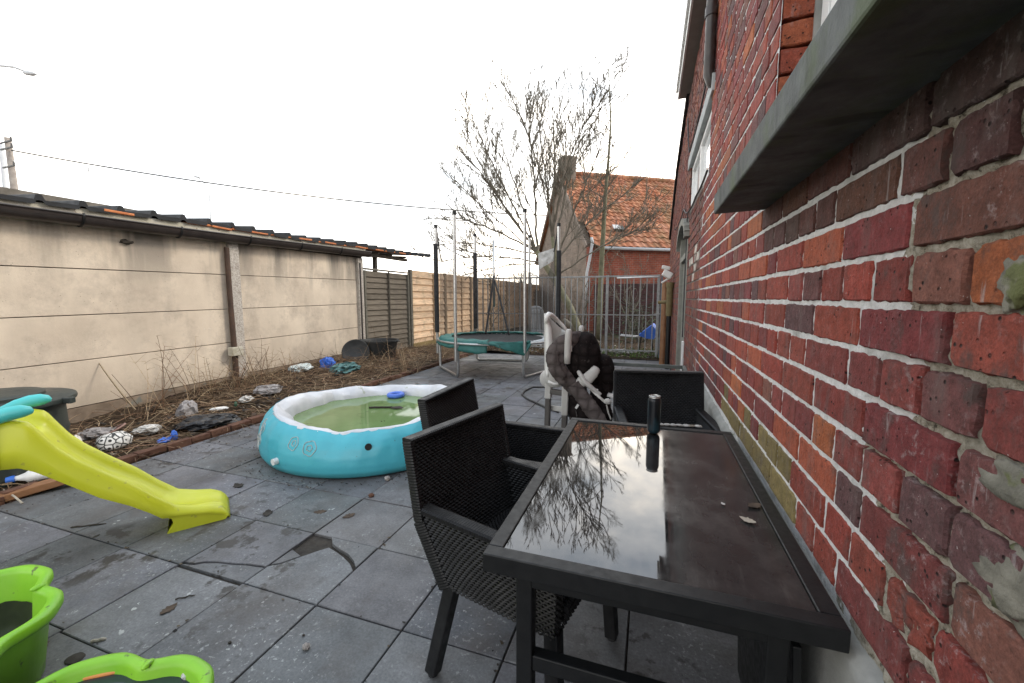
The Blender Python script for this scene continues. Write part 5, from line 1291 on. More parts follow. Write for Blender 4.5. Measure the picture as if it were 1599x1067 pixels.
pebble(359, 1005, (.008, .006, .005), 'brown_dark', 'seed', 'dark seed pod on the foreground tile', 'seed', 8)
for i, (px, py, s, lb) in enumerate(((263, 952, .07, 'dead brown leaf on the tile beside the dark twig'), (372, 759, .10, 'curled dead leaf on the paving left of the pool'), (545, 806, .08, 'dark dead leaf on the paving below the pool front'), (418, 802, .09, 'wet dead leaf lying on a joint beside the slide end'), (500, 800, .08, 'shrivelled dead leaf in front of the pool'), (150, 838, .04, 'small dead leaf in the shade of the slide'), (60, 1010, .09, 'matted dead leaf at the rim of the empty shell'))):
    leaf(gp(px, py), s, i*1.3, MT['brown_dark'] if i % 2 else MT['leaf_brown'], 'dead_leaf', lb, 'leaf', None, .35)
# hose on the paving
pts = [gp(x, y) for x, y in ((905, 622), (870, 612), (850, 606), (832, 606), (819, 612), (815, 618), (822, 624), (838, 631), (852, 638), (872, 645))]
pts = [p+Vector((0, 0, .014)) for p in pts]; sm_ = []
for i in range(len(pts)-1):
    for k in range(4): sm_.append(pts[i].lerp(pts[i+1], k/4))
tag(MB().tube(sm_+[pts[-1]], .013, 8).build('hose', MT['hose'], None, smooth=True), 'dark hose looping on the paving behind the high chair', 'hose')
# ================================================================== HIGH CHAIR
HY = 3.85
def hp(px, py, dy=0.0): return at(px, py, HY+dy)
hc = empty('high_chair', (hp(890, 655).x, HY, 0), 0, 'grey plastic high chair with brown quilted cushion, folded askew behind the table', 'high chair')
# legs: grey upper sleeves, dark lower tubes
for (px0, py0), (px1, py1), dy in (((858, 590), (856, 622), .0), ((884, 598), (882, 648), -.12)):
    a, b = hp(px0, py0, dy), hp(px1, py1, dy); a.z += .02
    lg = MB().bar(a, b, .064, .075, (0, 1, 0), .012).build('leg', MT['hc_grey'], hc)
    e_ = b+(b-a).normalized()*.1; e_ = Vector((b.x-.01, b.y, .0))
    MB().bar(b, e_, .052, .062, (0, 1, 0), .01).build('lower_tube', MT['hc_dark'], lg)
for (px, dy) in ((925, .28), (948, .2)):
    a = hp(px-14, 600, dy); MB().bar(a, (hp(px, 650, dy).x, HY+dy+.05, 0), .05, .055, (0, 1, 0), .01).build('leg', MT['hc_dark'], hc)
MB().bar(hp(858, 611), hp(884, 615, -.12), .05, .05, (0, 0, 1), .01).build('cross_bar', MT['hc_dark'], hc)
MB().bar(hp(860, 637, .05), hp(884, 640, -.1), .02, .05, (0, 0, 1), .004).build('cross_bar', MT['hc_grey'], hc)
# hub discs
mb = MB(); c_ = hp(866, 588, -.03); m_ = Matrix.Translation(c_) @ Matrix.Rotation(R(90), 4, 'X') @ Matrix.Rotation(R(0), 4, 'Y')
t_ = MB().lathe([(.0, -.045), (.075, -.045), (.10, -.035), (.112, .0), (.10, .04), (.07, .052), (.0, .055)], (0, 0, 0), 32); mb.add([m_ @ Vector(v) for v in t_.v], t_.f); mb.build('hub', MT['hc_grey'], hc, smooth=True)
mb = MB(); c_ = hp(857, 592, .12); m_ = Matrix.Translation(c_) @ Matrix.Rotation(R(90), 4, 'X'); mb.add([m_ @ (Vector(v)*.85) for v in t_.v], t_.f); mb.build('hub', MT['hc_grey'], hc, smooth=True)
MB().tube([hp(856, 596, -.1), hp(866, 600, -.1), hp(877, 598, -.1)], .012, 8).build('lever', MT['ivory'], hc, smooth=True)
# curved back shell (outer pale face, darker inside)
outl = [(852, 500), (853, 492), (857, 489.5), (862, 491), (869, 497), (878, 506), (887, 517), (886, 526), (877, 531), (866, 542), (861, 562), (860, 585), (851, 588), (851, 560), (851, 530)]
def shellpart(poly, y0, y1, name, mat, bulge=0):
    A_ = [hp(px, py, y0) for px, py in poly]; B_ = [hp(px, py, y1) for px, py in poly]; n = len(poly); mb = MB()
    mb.add(A_+B_, [tuple(range(n)), tuple(range(2*n-1, n-1, -1))]+[(i, (i+1) % n, n+(i+1) % n, n+i) for i in range(n)])
    return fix_normals(mb.build(name, mat, hc))
def shell_back(u, v):   # u across the back, v up
    t1 = lerp(-1, 1, u); top = interp([(0, 490), (.12, 489), (.3, 497), (.6, 511), (.8, 517), (1, 517)], u)
    py = lerp(590, top, v); px = interp([(0, 852), (.06, 851), (.3, 858), (.6, 873), (.85, 884), (1, 887)], u); px = lerp(lerp(852, px, .25), px, v)
    return hp(px, py, interp([(0, .0), (.08, -.05), (.3, .16), (.7, .22), (1, .10)], u)*(.35+.65*v)+.02)
mb = MB(); mb.grid(shell_back, 24, 16); o = mb.build('back_shell', MT['hc_grey'], hc, smooth=True); s_ = o.modifiers.new('t', 'SOLIDIFY'); s_.thickness = .022; s_.offset = 0
mb = MB()
def outer(u, v): 
    py = lerp(588, 497, v); px0 = 851.5; px1 = interp([(0, 861), (.3, 861), (.55, 864), (.8, 862), (1, 856)], v)
    return hp(lerp(px0, px1, u), py, -.06+.0*u)-Vector((0, .03*math.sin(math.pi*u), 0))
mb.grid(outer, 8, 16); o = mb.build('side_shell', MT['ivory'], hc, smooth=True); s_ = o.modifiers.new('t', 'SOLIDIFY'); s_.thickness = .02
MB().tube([hp(852.5, 505, -.08), hp(854, 495, -.07), hp(857, 491.5, -.06), hp(861, 492.5, .0), hp(869, 499, .1), hp(878, 508, .14), hp(886, 518, .12)], [.02, .026, .028, .024, .020, .018, .016], 10).build('shell_rim', MT['ivory'], hc, smooth=True)
# armrest bars
MB().tube([hp(885.5, 568, -.2), hp(886, 556, -.2), hp(887, 538, -.2), hp(888, 521, -.2), hp(888.5, 516, -.2), hp(888.7, 514, -.2)], [.029, .031, .032, .032, .026, .012], 14).build('arm_bar', MT['hc_grey'], hc, smooth=True)
MB().tube([hp(907, 528, .28), hp(908, 512, .28), hp(908, 508.5, .28)], [.028, .028, .016], 12).build('arm_bar', MT['hc_grey'], hc, smooth=True)
MB().tube([hp(891, 540, -.19), hp(891.5, 549, -.19)], .012, 8).build('arm_catch', MT['ivory'], hc, smooth=True)
# cushions: round dark seat, side bolster band, second lobe, hanging strap cloth
MB().blob(hp(910, 556, -.02), (.168, .16, .228), 4, .07, 1.3, 3).build('seat_cushion', MT['hc_fabric'], hc, smooth=True)
def band(pts, rad, name, mat, flat=.5):
    P_ = [hp(*p) for p in pts]; sm = []
    for i in range(len(P_)-1):
        for k in range(9): sm.append(P_[i].lerp(P_[i+1], k/9))
    sm.append(P_[-1]); N_ = len(sm); rr = [rad*(.75+.25*math.sin(math.pi*i/(N_-1)))*(1+.12*N3(i*.5, rad*99)) for i in range(N_)]
    t2 = MB().tube(sm, rr, 28); cen = [sm[min(i//28, N_-1)] for i in range(len(t2.v))]
    t2.v = [Vector(v)+(Vector(v)-c2).normalized()*rad*(.07*N3(v[0]*14, v[1]*14, v[2]*14)+.035*(1-2*abs(N3(v[0]*26+3, v[1]*26, v[2]*40)))) for v, c2 in zip(t2.v, cen)]
    t2.v = [Vector((v.x, c2.y+(v.y-c2.y)*flat, v.z)) for v, c2 in zip(t2.v, cen)]
    return t2.build(name, mat, hc, smooth=True)
band([(904, 527, -.02), (893, 531, -.12), (878, 538, -.17), (868, 550, -.19), (866, 563, -.2), (871, 577, -.2), (881, 590, -.19), (893, 603, -.16), (906, 616, -.12)], .082, 'side_bolster', MT['hc_fabric2'])
band([(868, 548, -.24), (866, 563, -.25), (871, 577, -.25), (881, 590, -.24)], .035, 'quilted_edge', MT['hc_fabric2'])
MB().blob(hp(940, 588, .16), (.13, .15, .22), 4, .08, 1.4, 6).build('leg_rest_cushion', MT['hc_fabric'], hc, smooth=True)
MB().blob(hp(938, 612, .1), (.10, .12, .16), 4, .2, 1.8, 7).build('leg_rest_cushion', MT['hc_fabric'], hc, smooth=True)
band([(899, 604, -.17), (908, 597, -.18), (917, 592, -.17), (926, 583, -.15), (931, 576, -.12)], .050, 'bent_tray', MT['hc_grey'], .45)
band([(903, 580, -.16), (908, 588, -.19), (914, 598, -.20), (924, 606, -.19), (938, 617, -.18)], .022, 'frame_tube', MT['hc_grey'], 1.0)
MB().tube([hp(935, 560, .22), hp(944, 585, .2), hp(950, 612, .16), hp(952, 640, .1)], [.016]*4, 10).build('frame_tube', MT['hc_grey'], hc, smooth=True)
band([(895, 600, -.2), (908, 618, -.2), (921, 636, -.22), (935, 655, -.24), (946, 672, -.24)], .070, 'hanging_cover', MT['hc_fabric2'])
band([(890, 618, -.1), (898, 634, -.1), (910, 650, -.12), (915, 668, -.12)], .10, 'hanging_cover', MT['hc_fabric'])
MB().blob(hp(903, 640, -.05), (.10, .10, .16), 4, .3, 2, 17).build('hanging_cover', MT['hc_dark'], hc, smooth=True)
MB().blob(hp(930, 650, -.05), (.16, .12, .16), 4, .3, 2, 18).build('hanging_cover', MT['hc_fabric'], hc, smooth=True)
# harness straps and buckle
def strap(pts, w, name='strap', mat='ivory'):
    P_ = [hp(*p) for p in pts]; mb = MB()
    for a, b in zip(P_, P_[1:]): mb.bar(a, b, w, .005, (0, 1, 0))
    return mb.build(name, MT[mat], hc)
strap([(920, 605, -.16), (930, 615, -.2), (938, 622, -.22), (946, 629, -.22)], .022, 'strap', 'hc_grey')
MB().blob(hp(949, 627, -.22), (.034, .02, .028), 3, .15, 2, 2).build('buckle', MT['rag'], hc, smooth=True)
strap([(933, 608, -.18), (930, 613, -.18)], .016); strap([(903, 632, -.26), (899, 638, -.26)], .02)
strap([(947, 632, -.22), (950, 645, -.22), (954, 655, -.22)], .012, 'strap', 'rag'); strap([(922, 628, -.24), (926, 640, -.24)], .012, 'strap', 'rag')
MB().box(hp(955, 618, -.05), (.075, .10, .018), Matrix.Rotation(.2, 3, 'Y'), .004).build('tray_clip', MT['ivory'], hc)
# ================================================================== FAR HOUSE
hr = Vector((.84, .54, 0)).normalized(); hg = Vector((-.54, .84, 0)).normalized()
E0 = at(920, 385, 17.0); E0 = Vector((E0.x, E0.y, 0)); HW, HL = 3.3, 13.0
ZE, ZRG = 3.42, 7.25
far = empty('tiled_house', E0+hr*5+hg*3, 0, 'old house with an orange tiled roof and a chimney beyond the garden', 'house')
def hpnt(a, b, z): p = E0+hr*a+hg*b; return Vector((p.x, p.y, z))
mb = MB()
MT['far_brick'] = farbrick('far_red_brick', (.27, .075, .045), (.19, .05, .035), (.2, .15, .12))
MT['gable_brick'] = farbrick('far_grey_brick', (.19, .15, .12), (.25, .19, .15), (.22, .2, .17))
def hbox(a0, a1, b0, b1, z0, z1, name, mat, parent, bev=0):
    ang = math.atan2(hr.y, hr.x); c = hpnt((a0+a1)/2, (b0+b1)/2, (z0+z1)/2)
    return MB().box(c, (a1-a0, b1-b0, z1-z0), Matrix.Rotation(ang, 3, 'Z'), bev).build(name, mat, parent)
# front wall uses coordinates with z up: rotate so that rows run along the wall
def wallsheet(pts, name, mat, uv):
    mb = MB(); n = len(pts); back = [Vector(p)+uv for p in pts]
    mb.add([Vector(p) for p in pts]+back, [tuple(range(n)), tuple(range(2*n-1, n-1, -1))]+[(i, n+i, n+(i+1) % n, (i+1) % n) for i in range(n)])
    return fix_normals(mb.build(name, mat, far))
def rotbrick(src, name, dirv):
    m = src.copy(); m.name = name
    for nd in m.node_tree.nodes:
        if nd.type == 'MAPPING' and any(l.to_node.type == 'TEX_BRICK' for l in nd.outputs[0].links):
            nd.vector_type = 'POINT'; mpn = nd
    # (x,y,z) -> (along, z): rotate about Z then tip up
    tc_ = [nd for nd in m.node_tree.nodes if nd.type == 'TEX_COORD'][0]
    cx = m.node_tree.nodes.new('ShaderNodeVectorMath'); cx.operation = 'DOT_PRODUCT'; cx.inputs[1].default_value = dirv
    sz = m.node_tree.nodes.new('ShaderNodeSeparateXYZ'); cb = m.node_tree.nodes.new('ShaderNodeCombineXYZ')
    m.node_tree.links.new(tc_.outputs['Object'], cx.inputs[0]); m.node_tree.links.new(tc_.outputs['Object'], sz.inputs[0])
    m.node_tree.links.new(cx.outputs['Value'], cb.inputs[0]); m.node_tree.links.new(sz.outputs[2], cb.inputs[1]); m.node_tree.links.new(cb.outputs[0], mpn.inputs[0])
    return m
fb = rotbrick(MT['far_brick'], 'far_red_brick_front', hr); gb = rotbrick(MT['gable_brick'], 'far_gable_brick', hg)
wallsheet([hpnt(0, 0, -.1), hpnt(HL, 0, -.1), hpnt(HL, 0, ZE+.05), hpnt(0, 0, ZE+.05)], 'front_wall', fb, hg*.25)
wallsheet([hpnt(.0, .26, -.1), hpnt(.0, 2*HW, -.1), hpnt(.0, 2*HW, ZE-.1), hpnt(.0, HW, ZRG-.12), hpnt(0, .26, ZE+.2)], 'gable_wall', gb, hr*.25)
hbox(.3, HL, 2*HW-.25, 2*HW, -.1, ZE-.1, 'back_wall', gb, far)
# pantile roof: displaced tile rows, colour per tile
def tilecol():
    c = rng.choice([(.40, .165, .09), (.36, .14, .075), (.44, .20, .115), (.32, .13, .075), (.40, .19, .12), (.30, .14, .08)]); k = rng.uniform(.8, 1.12); return tuple(v*k for v in c)
def pantiles(a0, a1, b0, b1, z0, z1, tw, th, name, lift=.0, mossk=1.0):
    nx = int((a1-a0)/tw); sl = math.hypot(b1-b0, z1-z0); ny = int(sl/th); mb = MB(); q = 5
    nrm = Vector((hg.x*-(z1-z0), hg.y*-(z1-z0), (b1-b0)))/sl; 
    for j in range(ny):
        for i in range(nx):
            c = tilecol(); vs = []; jt = rng.uniform(-.008, .008)
            for v in (0, 1):
                t_ = (j+v*1.04)/ny
                for k in range(q+1):
                    u = (i+k/q)/nx; p = hpnt(lerp(a0, a1, u), lerp(b0, b1, min(t_, 1.0)), lerp(z0, z1, min(t_, 1.0)))
                    h = .028*math.sin(2*math.pi*k/q)+(.035 if v == 0 else 0.0)+lift+jt; vs.append(p+nrm*h)
            lowr = [Vector(vs[k])-nrm*.035 for k in range(q+1)]
            mb.add(vs+lowr, [(k, k+1, q+2+k, q+1+k) for k in range(q)]+[(2*q+2+k, 2*q+3+k, k+1, k) for k in range(q)], c)
    return mb.build(name, MT['roof'], far, smooth=False)
BB = .98; ZB_ = lerp(ZE, ZRG, .31)
pantiles(-.15, HL, BB, HW, ZB_, ZRG, .24, .24, 'upper_roof')
pantiles(.12, HL, -.22, BB, ZE+.03, ZB_+.06, .30, .33, 'lower_roof', .03)
pantiles(-.15, HL, 2*HW+.2, HW, ZE-.15, ZRG, .6, .5, 'back_roof')
rl = MB(); 
for k in range(36): rl.tube([hpnt(-.15+k*.37, HW, ZRG+.03), hpnt(-.15+k*.37+.36, HW, ZRG+.03)], [.13, .115], 10, True, tilecol())
rl.build('ridge_tiles', MT['roof'], far)
vg = MB(); vg.bar(hpnt(-.17, -.1, ZE+.02), hpnt(-.17, HW, ZRG+.02), .05, .16, (0, 0, 1), 0, (.2, .16, .13)); vg.bar(hpnt(-.17, 2*HW+.1, ZE-.1), hpnt(-.17, HW, ZRG+.02), .05, .16, (0, 0, 1), 0, (.2, .16, .13)); vg.build('verge', MT['litter'], far)
ch = hbox(.0, .62, HW-.34, HW+.34, ZRG-.6, ZRG+.62, 'chimney', gb, far); hbox(-.05, .67, HW-.39, HW+.39, ZRG+.62, ZRG+.70, 'chimney_cap', gb, far)
hbox(9.6, 10.3, HW-.3, HW+.3, ZRG-.4, ZRG+.45, 'chimney', gb, far)
# roof window propped open
rw = at(967, 357, 18.2); 
o = MB().box(rw, (.42, .10, .26), Matrix.Rotation(math.atan2(hr.y, hr.x), 3, 'Z') @ Matrix.Rotation(R(-45), 3, 'X')).build('roof_window', MT['dark_metal'], far)
MB().box(rw+Vector((-.10, -.12, .05)), (.34, .03, .24), Matrix.Rotation(math.atan2(hr.y, hr.x), 3, 'Z') @ Matrix.Rotation(R(-38), 3, 'X')).build('pane', MT['far_grey'], o)
g_ = MB(); g_.tube([hpnt(.3, -.30, ZE-.03), hpnt(HL, -.30, ZE+.0)], .065, 8); g_.build('gutter', MT['far_grey'], far, smooth=True)
MB().tube([hpnt(.02, -.16, ZE+.38), hpnt(.05, -.20, ZE+.2), hpnt(-.02, -.1, ZE-.5), hpnt(-.12, -.1, ZE-1.0), hpnt(-.16, -.1, .1)], .06, 8).build('downpipe', MT['far_grey'], far, smooth=True)
hbox(4.0, 4.9, -.03, .02, 1.0, 2.2, 'window', MT['glass'], far)
# ================================================================== TREES
def limb(mb, p, d, L, r0, r1, n, wig, up=.0, sides=5):
    pts = [Vector(p)]; d = Vector(d).normalized(); q = Vector(p)
    for i in range(n):
        d = (d+Vector((rng.gauss(0, wig), rng.gauss(0, wig), rng.gauss(0, wig*.6)+up/n))).normalized(); q = q+d*L/n; pts.append(q.copy())
    mb.tube(pts, [lerp(r0, r1, i/n) for i in range(n+1)], sides, False); return pts, d
def twigs(mb, pts, L, lvl, r, wig=.10, spread=.75, up=.25, start=.25, dens=1.0):
    n = len(pts)
    cnt = max(2, int((13 if lvl == 0 else 5 if lvl == 1 else 3)*dens))
    for _ in range(cnt):
        t_ = rng.uniform(start, 1)*(n-1); i = min(int(t_), n-2); p = pts[i].lerp(pts[i+1], t_-i); d = (pts[i+1]-pts[i]).normalized()
        side = Vector((rng.gauss(0, 1), rng.gauss(0, 1), rng.gauss(0, .5))); side = (side-d*side.dot(d)).normalized()
        nd = (d*(1-spread*.45)+side*spread+Vector((0, 0, up*.5))).normalized()
        l = L*rng.uniform(.45, 1.0)*(1-.35*t_/(n-1)); rr = r*rng.uniform(.7, 1)
        cp_, _d = limb(mb, p, nd, l, rr, max(rr*.45, .0055), 5, wig, up, 4 if lvl < 2 else 3)
        if lvl < 2: twigs(mb, cp_, l*.62, lvl+1, max(rr*.62, .0075), wig, spread*.9, up, .25, dens)
tr1 = empty('bare_tree', (-2.0, 12.5, 0), 0, 'large bare multi stemmed tree leaning left behind the metal fence', 'tree')
def T(px, py, dy=0): return at(px, py, 12.5+dy)
mb = MB(); base = T(914, 552); base.z = -.05
tk = [base, T(905, 520), T(890, 480, .1), T(872, 447, .2), T(850, 412, .2), T(838, 393, .2)]
mb.tube(tk, [.15, .125, .11, .10, .09, .08], 12); mb.tube([T(872, 447, .2), T(868, 410, .1), T(862, 370, 0)], [.07, .06, .05], 9)
mb.build('trunk', MT['bark_green'], tr1, smooth=True)
cr = MB()
LIMBS = [   # start px, end px, depth shift, radius
    ((838, 393), (838, 330), (833, 235), (826, 170), .0, .055), ((838, 393), (800, 340), (765, 265), (730, 205), -.4, .05), ((840, 395), (790, 330), (742, 235), (722, 150), .5, .045),
    ((838, 393), (780, 360), (730, 320), (700, 300), -.6, .045), ((842, 398), (775, 385), (720, 352), (690, 345), .6, .04), ((850, 412), (790, 398), (735, 375), (688, 372), -.3, .04),
    ((862, 370), (855, 300), (845, 210), (838, 120), .3, .05), ((862, 370), (866, 290), (866, 200), (862, 130), -.5, .045), ((866, 390), (880, 310), (895, 225), (905, 160), .4, .045),
    ((868, 410), (890, 340), (915, 270), (935, 200), -.4, .045), ((868, 410), (900, 360), (945, 300), (985, 260), .6, .04), ((872, 430), (925, 390), (980, 340), (1005, 320), -.2, .035), ((862, 370), (880, 250), (905, 180), (928, 135), -.9, .035), ((838, 393), (790, 300), (760, 220), (745, 160), -1.1, .035), ((845, 400), (770, 340), (725, 280), (705, 235), .1, .035), ((862, 370), (850, 260), (820, 180), (805, 125), -1.2, .035),
    ((850, 412), (800, 410), (750, 400), (705, 398), .2, .03), ((838, 393), (815, 320), (795, 240), (778, 170), .9, .045), ((862, 370), (878, 290), (888, 210), (882, 150), 1.0, .04)]
for a, b, c, d, dy, r in LIMBS:
    c = (c[0], c[1]+22); d = (d[0], d[1]+38)
    P_ = [T(*a, .2), T(*b, dy*.6), T(*c, dy*1.2), T(*d, dy*1.7)]; sm = []
    for i in range(24):
        f = i/23; p = ((1-f)**3*P_[0]+3*(1-f)**2*f*P_[1]+3*(1-f)*f*f*P_[2]+f**3*P_[3])+Vector((.05*N3(i*.4, dy*9), .05*N3(i*.4, dy*5, 3), .04*N3(i*.5, r*99)))
        sm.append(p)
    cr.tube(sm, [lerp(r*.85, .014, (i/23)**.7) for i in range(24)], 6, False)
    twigs(cr, sm, 1.8, 0, r*.34, .045, .55, .38, .18, 1.35)
cr.build('crown', MT['bark'], tr1)
tr2 = empty('slender_tree', (-1.35, 13.4, 0), 0, 'slender greenish bare tree with one straight tall stem behind the metal fence', 'tree')
def T2(px, py, dy=0): return at(px, py, 13.4+dy)
b2 = T2(934, 555); b2.z = -.05
st = [b2, T2(936, 500), T2(938, 440), T2(941, 380), T2(945, 310), T2(950, 250), T2(954, 190), T2(951, 130), T2(948, 80)]
MB().tube(st, [.10, .09, .085, .075, .058, .042, .028, .016, .006], 9).build('trunk', MT['bark_green'], tr2, smooth=True)
cr = MB()
for k in range(26):
    t_ = rng.uniform(2.6, 7.6); i = int(t_); p = st[i].lerp(st[i+1], t_-i); s = rng.choice((-1, 1)); a = rng.uniform(-.7, .7)
    P_, _ = limb(cr, p, (s*math.cos(a), math.sin(a), rng.uniform(.5, 1.0)), rng.uniform(.8, 1.8)*(1.15-t_/10), .022*(1.2-t_/9), .005, 7, .10, .3, 4)
    twigs(cr, P_, .7, 1, .009, .10, .65, .2, .2, 1.0)
cr.build('crown', MT['bark'], tr2)
# low bramble shoots and shrubs in the back garden
for i, (px, Y, h, lb) in enumerate(((985, 15.2, 3.2, 'tangled bare shrub before the red brick wall of the far house'), (905, 15.6, 3.6, 'bare shrub at the gable corner of the far house'), (760, 15.5, 2.4, 'bare bush behind the trampoline net'))):
    b = at(px, 540, Y); b.z = 0; e = empty('bare_shrub', b, 0, lb, 'shrub'); cr = MB()
    for k in range(11):
        P_, _ = limb(cr, b+Vector((rng.gauss(0, .2), rng.gauss(0, .2), 0)), (rng.gauss(0, .4), rng.gauss(0, .3), 1), h*rng.uniform(.6, 1), .022, .006, 8, .10, 0, 4); twigs(cr, P_, .9, 1, .009, .13, .7, .1, .2, 1.1)
    cr.build('stems', MT['bark'], e)
# ================================================================== BACK GARDEN THINGS
p = at(838, 535, 11.2)
pb = empty('white_plastic_chair', (p.x, 11.2, 0), 0, 'pale grey plastic garden chair with slotted rounded back behind the metal fence', 'chair')
def chback(u, v):
    w_ = .23*(1-.25*max(0, v-.75)**2*16*.5); return Vector((p.x+lerp(-w_, w_, u), 11.2-.03*math.sin(math.pi*u)-.10*v, lerp(.42, 1.18-.10*abs(2*u-1)**3, v)))
mb = MB()
for k in range(5): mb.grid(lambda u, v, k=k: chback(lerp(k/5+.02, (k+1)/5-.02, u), lerp(.12, .88, v)), 3, 10)
mb.grid(lambda u, v: chback(u, lerp(.88, 1, v)), 15, 3); mb.grid(lambda u, v: chback(u, lerp(0, .12, v)), 15, 3)
o = mb.build('backrest', MT['far_grey'], pb, smooth=True); s_ = o.modifiers.new('t', 'SOLIDIFY'); s_.thickness = .025
MB().box((p.x, 10.98, .42), (.46, .44, .035), None, .012).build('seat', MT['far_grey'], pb)
for sx in (-.2, .2):
    for sy in (10.80, 11.17): MB().bar((p.x+sx, sy, .41), (p.x+sx*1.1, sy, 0), .04, .04, (0, 1, 0), .006).build('leg', MT['far_grey'], pb)
# blue tipping bucket of a small barrow
b = at(1010, 512, 10.9); wb = empty('blue_barrow', (b.x, 10.9, 0), 0, 'small blue barrow tipped up behind the metal fence near the house', 'wheelbarrow')
mb = MB(); q_ = [at(x, y, 10.9) for x, y in ((996, 524), (1018, 508), (1024, 515), (1021, 530), (1010, 529))]; n = len(q_)
mb.add(q_+[v+Vector((.05, .34, .04)) for v in q_], [tuple(range(n)), tuple(range(2*n-1, n-1, -1))]+[(i, n+i, n+(i+1) % n, (i+1) % n) for i in range(n)]); fix_normals(mb.build('tray', MT['blue_plastic'], wb))
for dy in (0, .3): MB().tube([at(1000, 527, 10.9+dy*.2)+Vector((0, dy, 0)), at(975, 525, 10.9)+Vector((0, dy, 0)), at(968, 524, 10.9)+Vector((0, dy, 0))], .016, 8).build('handle', MT['far_grey'], wb, smooth=True)
for dx in (-.12, .12): MB().bar((b.x+dx, 11.0, b.z-.1), (b.x+dx*1.4, 11.0, 0.02), .03, .03, (0, 1, 0)).build('leg', MT['dark_metal'], wb)
# ground cover behind the fence: weeds, rubble
mb = MB()
for k in range(2600):
    x = rng.uniform(-6, .4); y = 9.72+abs(rng.gauss(0, 1.1)); h = rng.uniform(.03, .16)
    if y > 14: continue
    gk = (x > -1.4 and y < 10.9) or rng.random() < .15
    c = rng.choice([(.10, .17, .035), (.14, .22, .05), (.07, .12, .03)]) if gk else pcol()
    a = rng.uniform(0, 6.28); p = Vector((x, y, back_z(x, y)-.01)); d = Vector((math.cos(a)*.5, math.sin(a)*.5, 1)).normalized(); s = Vector((-math.sin(a), math.cos(a), 0))*.006
    mb.add([p-s, p+s, p+d*h*.6+s*.8, p+d*h+Vector((d.x, d.y, -.2))*.03], [(0, 1, 2, 3)], c)
tag(mb.build('weedy_grass', MT['litter']), 'short weedy grass and dead stems along the foot of the metal fence', 'grass', kind='stuff')
mb = MB()
for k in range(1500):
    x = rng.uniform(-6, .4); y = 9.7+abs(rng.gauss(0, 1.6))
    if y > 20: continue
    flake(mb, x, y, back_z(x, y)+.005, rng.uniform(.015, .05), rng.choice([(.05, .03, .02), (.12, .08, .05), (.03, .022, .018), (.3, .29, .27), (.2, .16, .11)]))
tag(mb.build('garden_litter', MT['litter']), 'dead leaves and rubble bits over the back garden soil', 'leaves', kind='stuff')
for i, (px, py, s, mt, lb) in enumerate(((968, 552, .10, 'white_bag', 'white plastic scrap behind the metal fence near the brown cushion'), (985, 556, .07, 'white_bag', 'small pale scrap in the weeds behind the fence'), (955, 556, .06, 'stone', 'pale stone in the weeds at the fence foot'), (940, 550, .07, 'white_bag', 'torn white bag by the fence foot'), (988, 566, .06, 'stone', 'grey rubble lump on the edge of the paving'), (1010, 563, .05, 'stone', 'small rubble lump near the house end of the fence'))):
    p = at(px, py, 10.35); p.z = .08; tag(MB().blob(p, (s*1.6, s, s*.8), 3, .5, 2.6, 40+i, sharp=True).build('rubble' if mt == 'stone' else 'plastic_scrap', MT[mt]), lb, 'stone' if mt == 'stone' else 'scrap')
# low brick remains and a log heap darkening the back
MT['purple_brick'] = farbrick('purple_brick', (.10, .045, .045), (.07, .04, .04), (.09, .075, .07))
tag(MB().box((-.55, 16.0, .95), (3.0, .22, 1.95), None, .01).build('garden_wall', rotbrick(MT['purple_brick'], 'garden_wall_brick', (1, 0, 0))), 'dark purplish brick garden wall behind the slender tree', 'wall')
tag(MB().tube([at(880, 500, 13.2)*1, at(905, 520, 13.0), at(945, 545, 12.8)], [.09, .11, .12], 8).build('fallen_branch', MT['bark'], None, smooth=True), 'thick fallen branch lying across the back garden', 'branch')
hd = MB()
for k in range(900):
    a = rng.uniform(0, 6.28); p = Vector((rng.gauss(-.3, .5), 13.6+rng.gauss(0, .4), abs(rng.gauss(.55, .45)))); flake(hd, p.x, p.y, p.z, rng.uniform(.03, .07), rng.choice([(.02, .04, .015), (.03, .06, .02), (.05, .08, .03), (.015, .025, .012)]))
e = empty('evergreen_shrub', (-.3, 13.6, 0), 0, 'dark evergreen shrub behind the blue barrow', 'shrub'); hd.build('foliage', MT['litter'], e)
sm_ = MB()
for k in range(9): sm_.tube([(-.3+rng.gauss(0, .1), 13.6+rng.gauss(0, .1), 0), (-.3+rng.gauss(0, .4), 13.6+rng.gauss(0, .3), rng.uniform(.6, 1.2))], [.02, .006], 5)
sm_.build('stems', MT['bark'], e)
# ================================================================== POLE, WIRES, LAMPS, FAR SCRUB
pp = at(14, 215, 12); pbse = Vector((pp.x, pp.y, -.05))
up_ = empty('utility_pole', pbse, 0, 'wooden utility pole with insulators beyond the shed roof at the left edge', 'pole')
MB().tube([pbse, pbse+Vector((-.05, 0, 4)), pp+Vector((-.12, 0, .0))], [.19, .16, .12], 12).build('post', simple('grey_timber_pole', (.20, .17, .15), (.30, .27, .24), 5, .85, .4, 40), up_, smooth=True)
q = at(3, 300, 12.4); MB().tube([Vector((q.x, q.y, 0)), at(2, 225, 12.4)], [.14, .10], 10).build('stay_post', MT['far_grey'], up_, smooth=True)
for dz in (-.25, -.55, -1.4): 
    MB().bar(pp+Vector((-.55, -.12, dz)), pp+Vector((.55, -.14, dz)), .05, .06).build('cross_arm', MT['far_wire'], up_)
    MB().tube([pp+Vector((.5, -.14, dz)), pp+Vector((.5, -.14, dz+.18))], [.05, .035], 8).build('insulator', MT['far_wire'], up_)
WGp = 'overhead wires'
def wire(a, b, sag, r, label, mat='far_wire'):
    pts = sagline(a, b, sag, 30); return tag(MB().tube(pts, r, 5).build('overhead_wire', MT[mat]), label, 'wire', WGp)
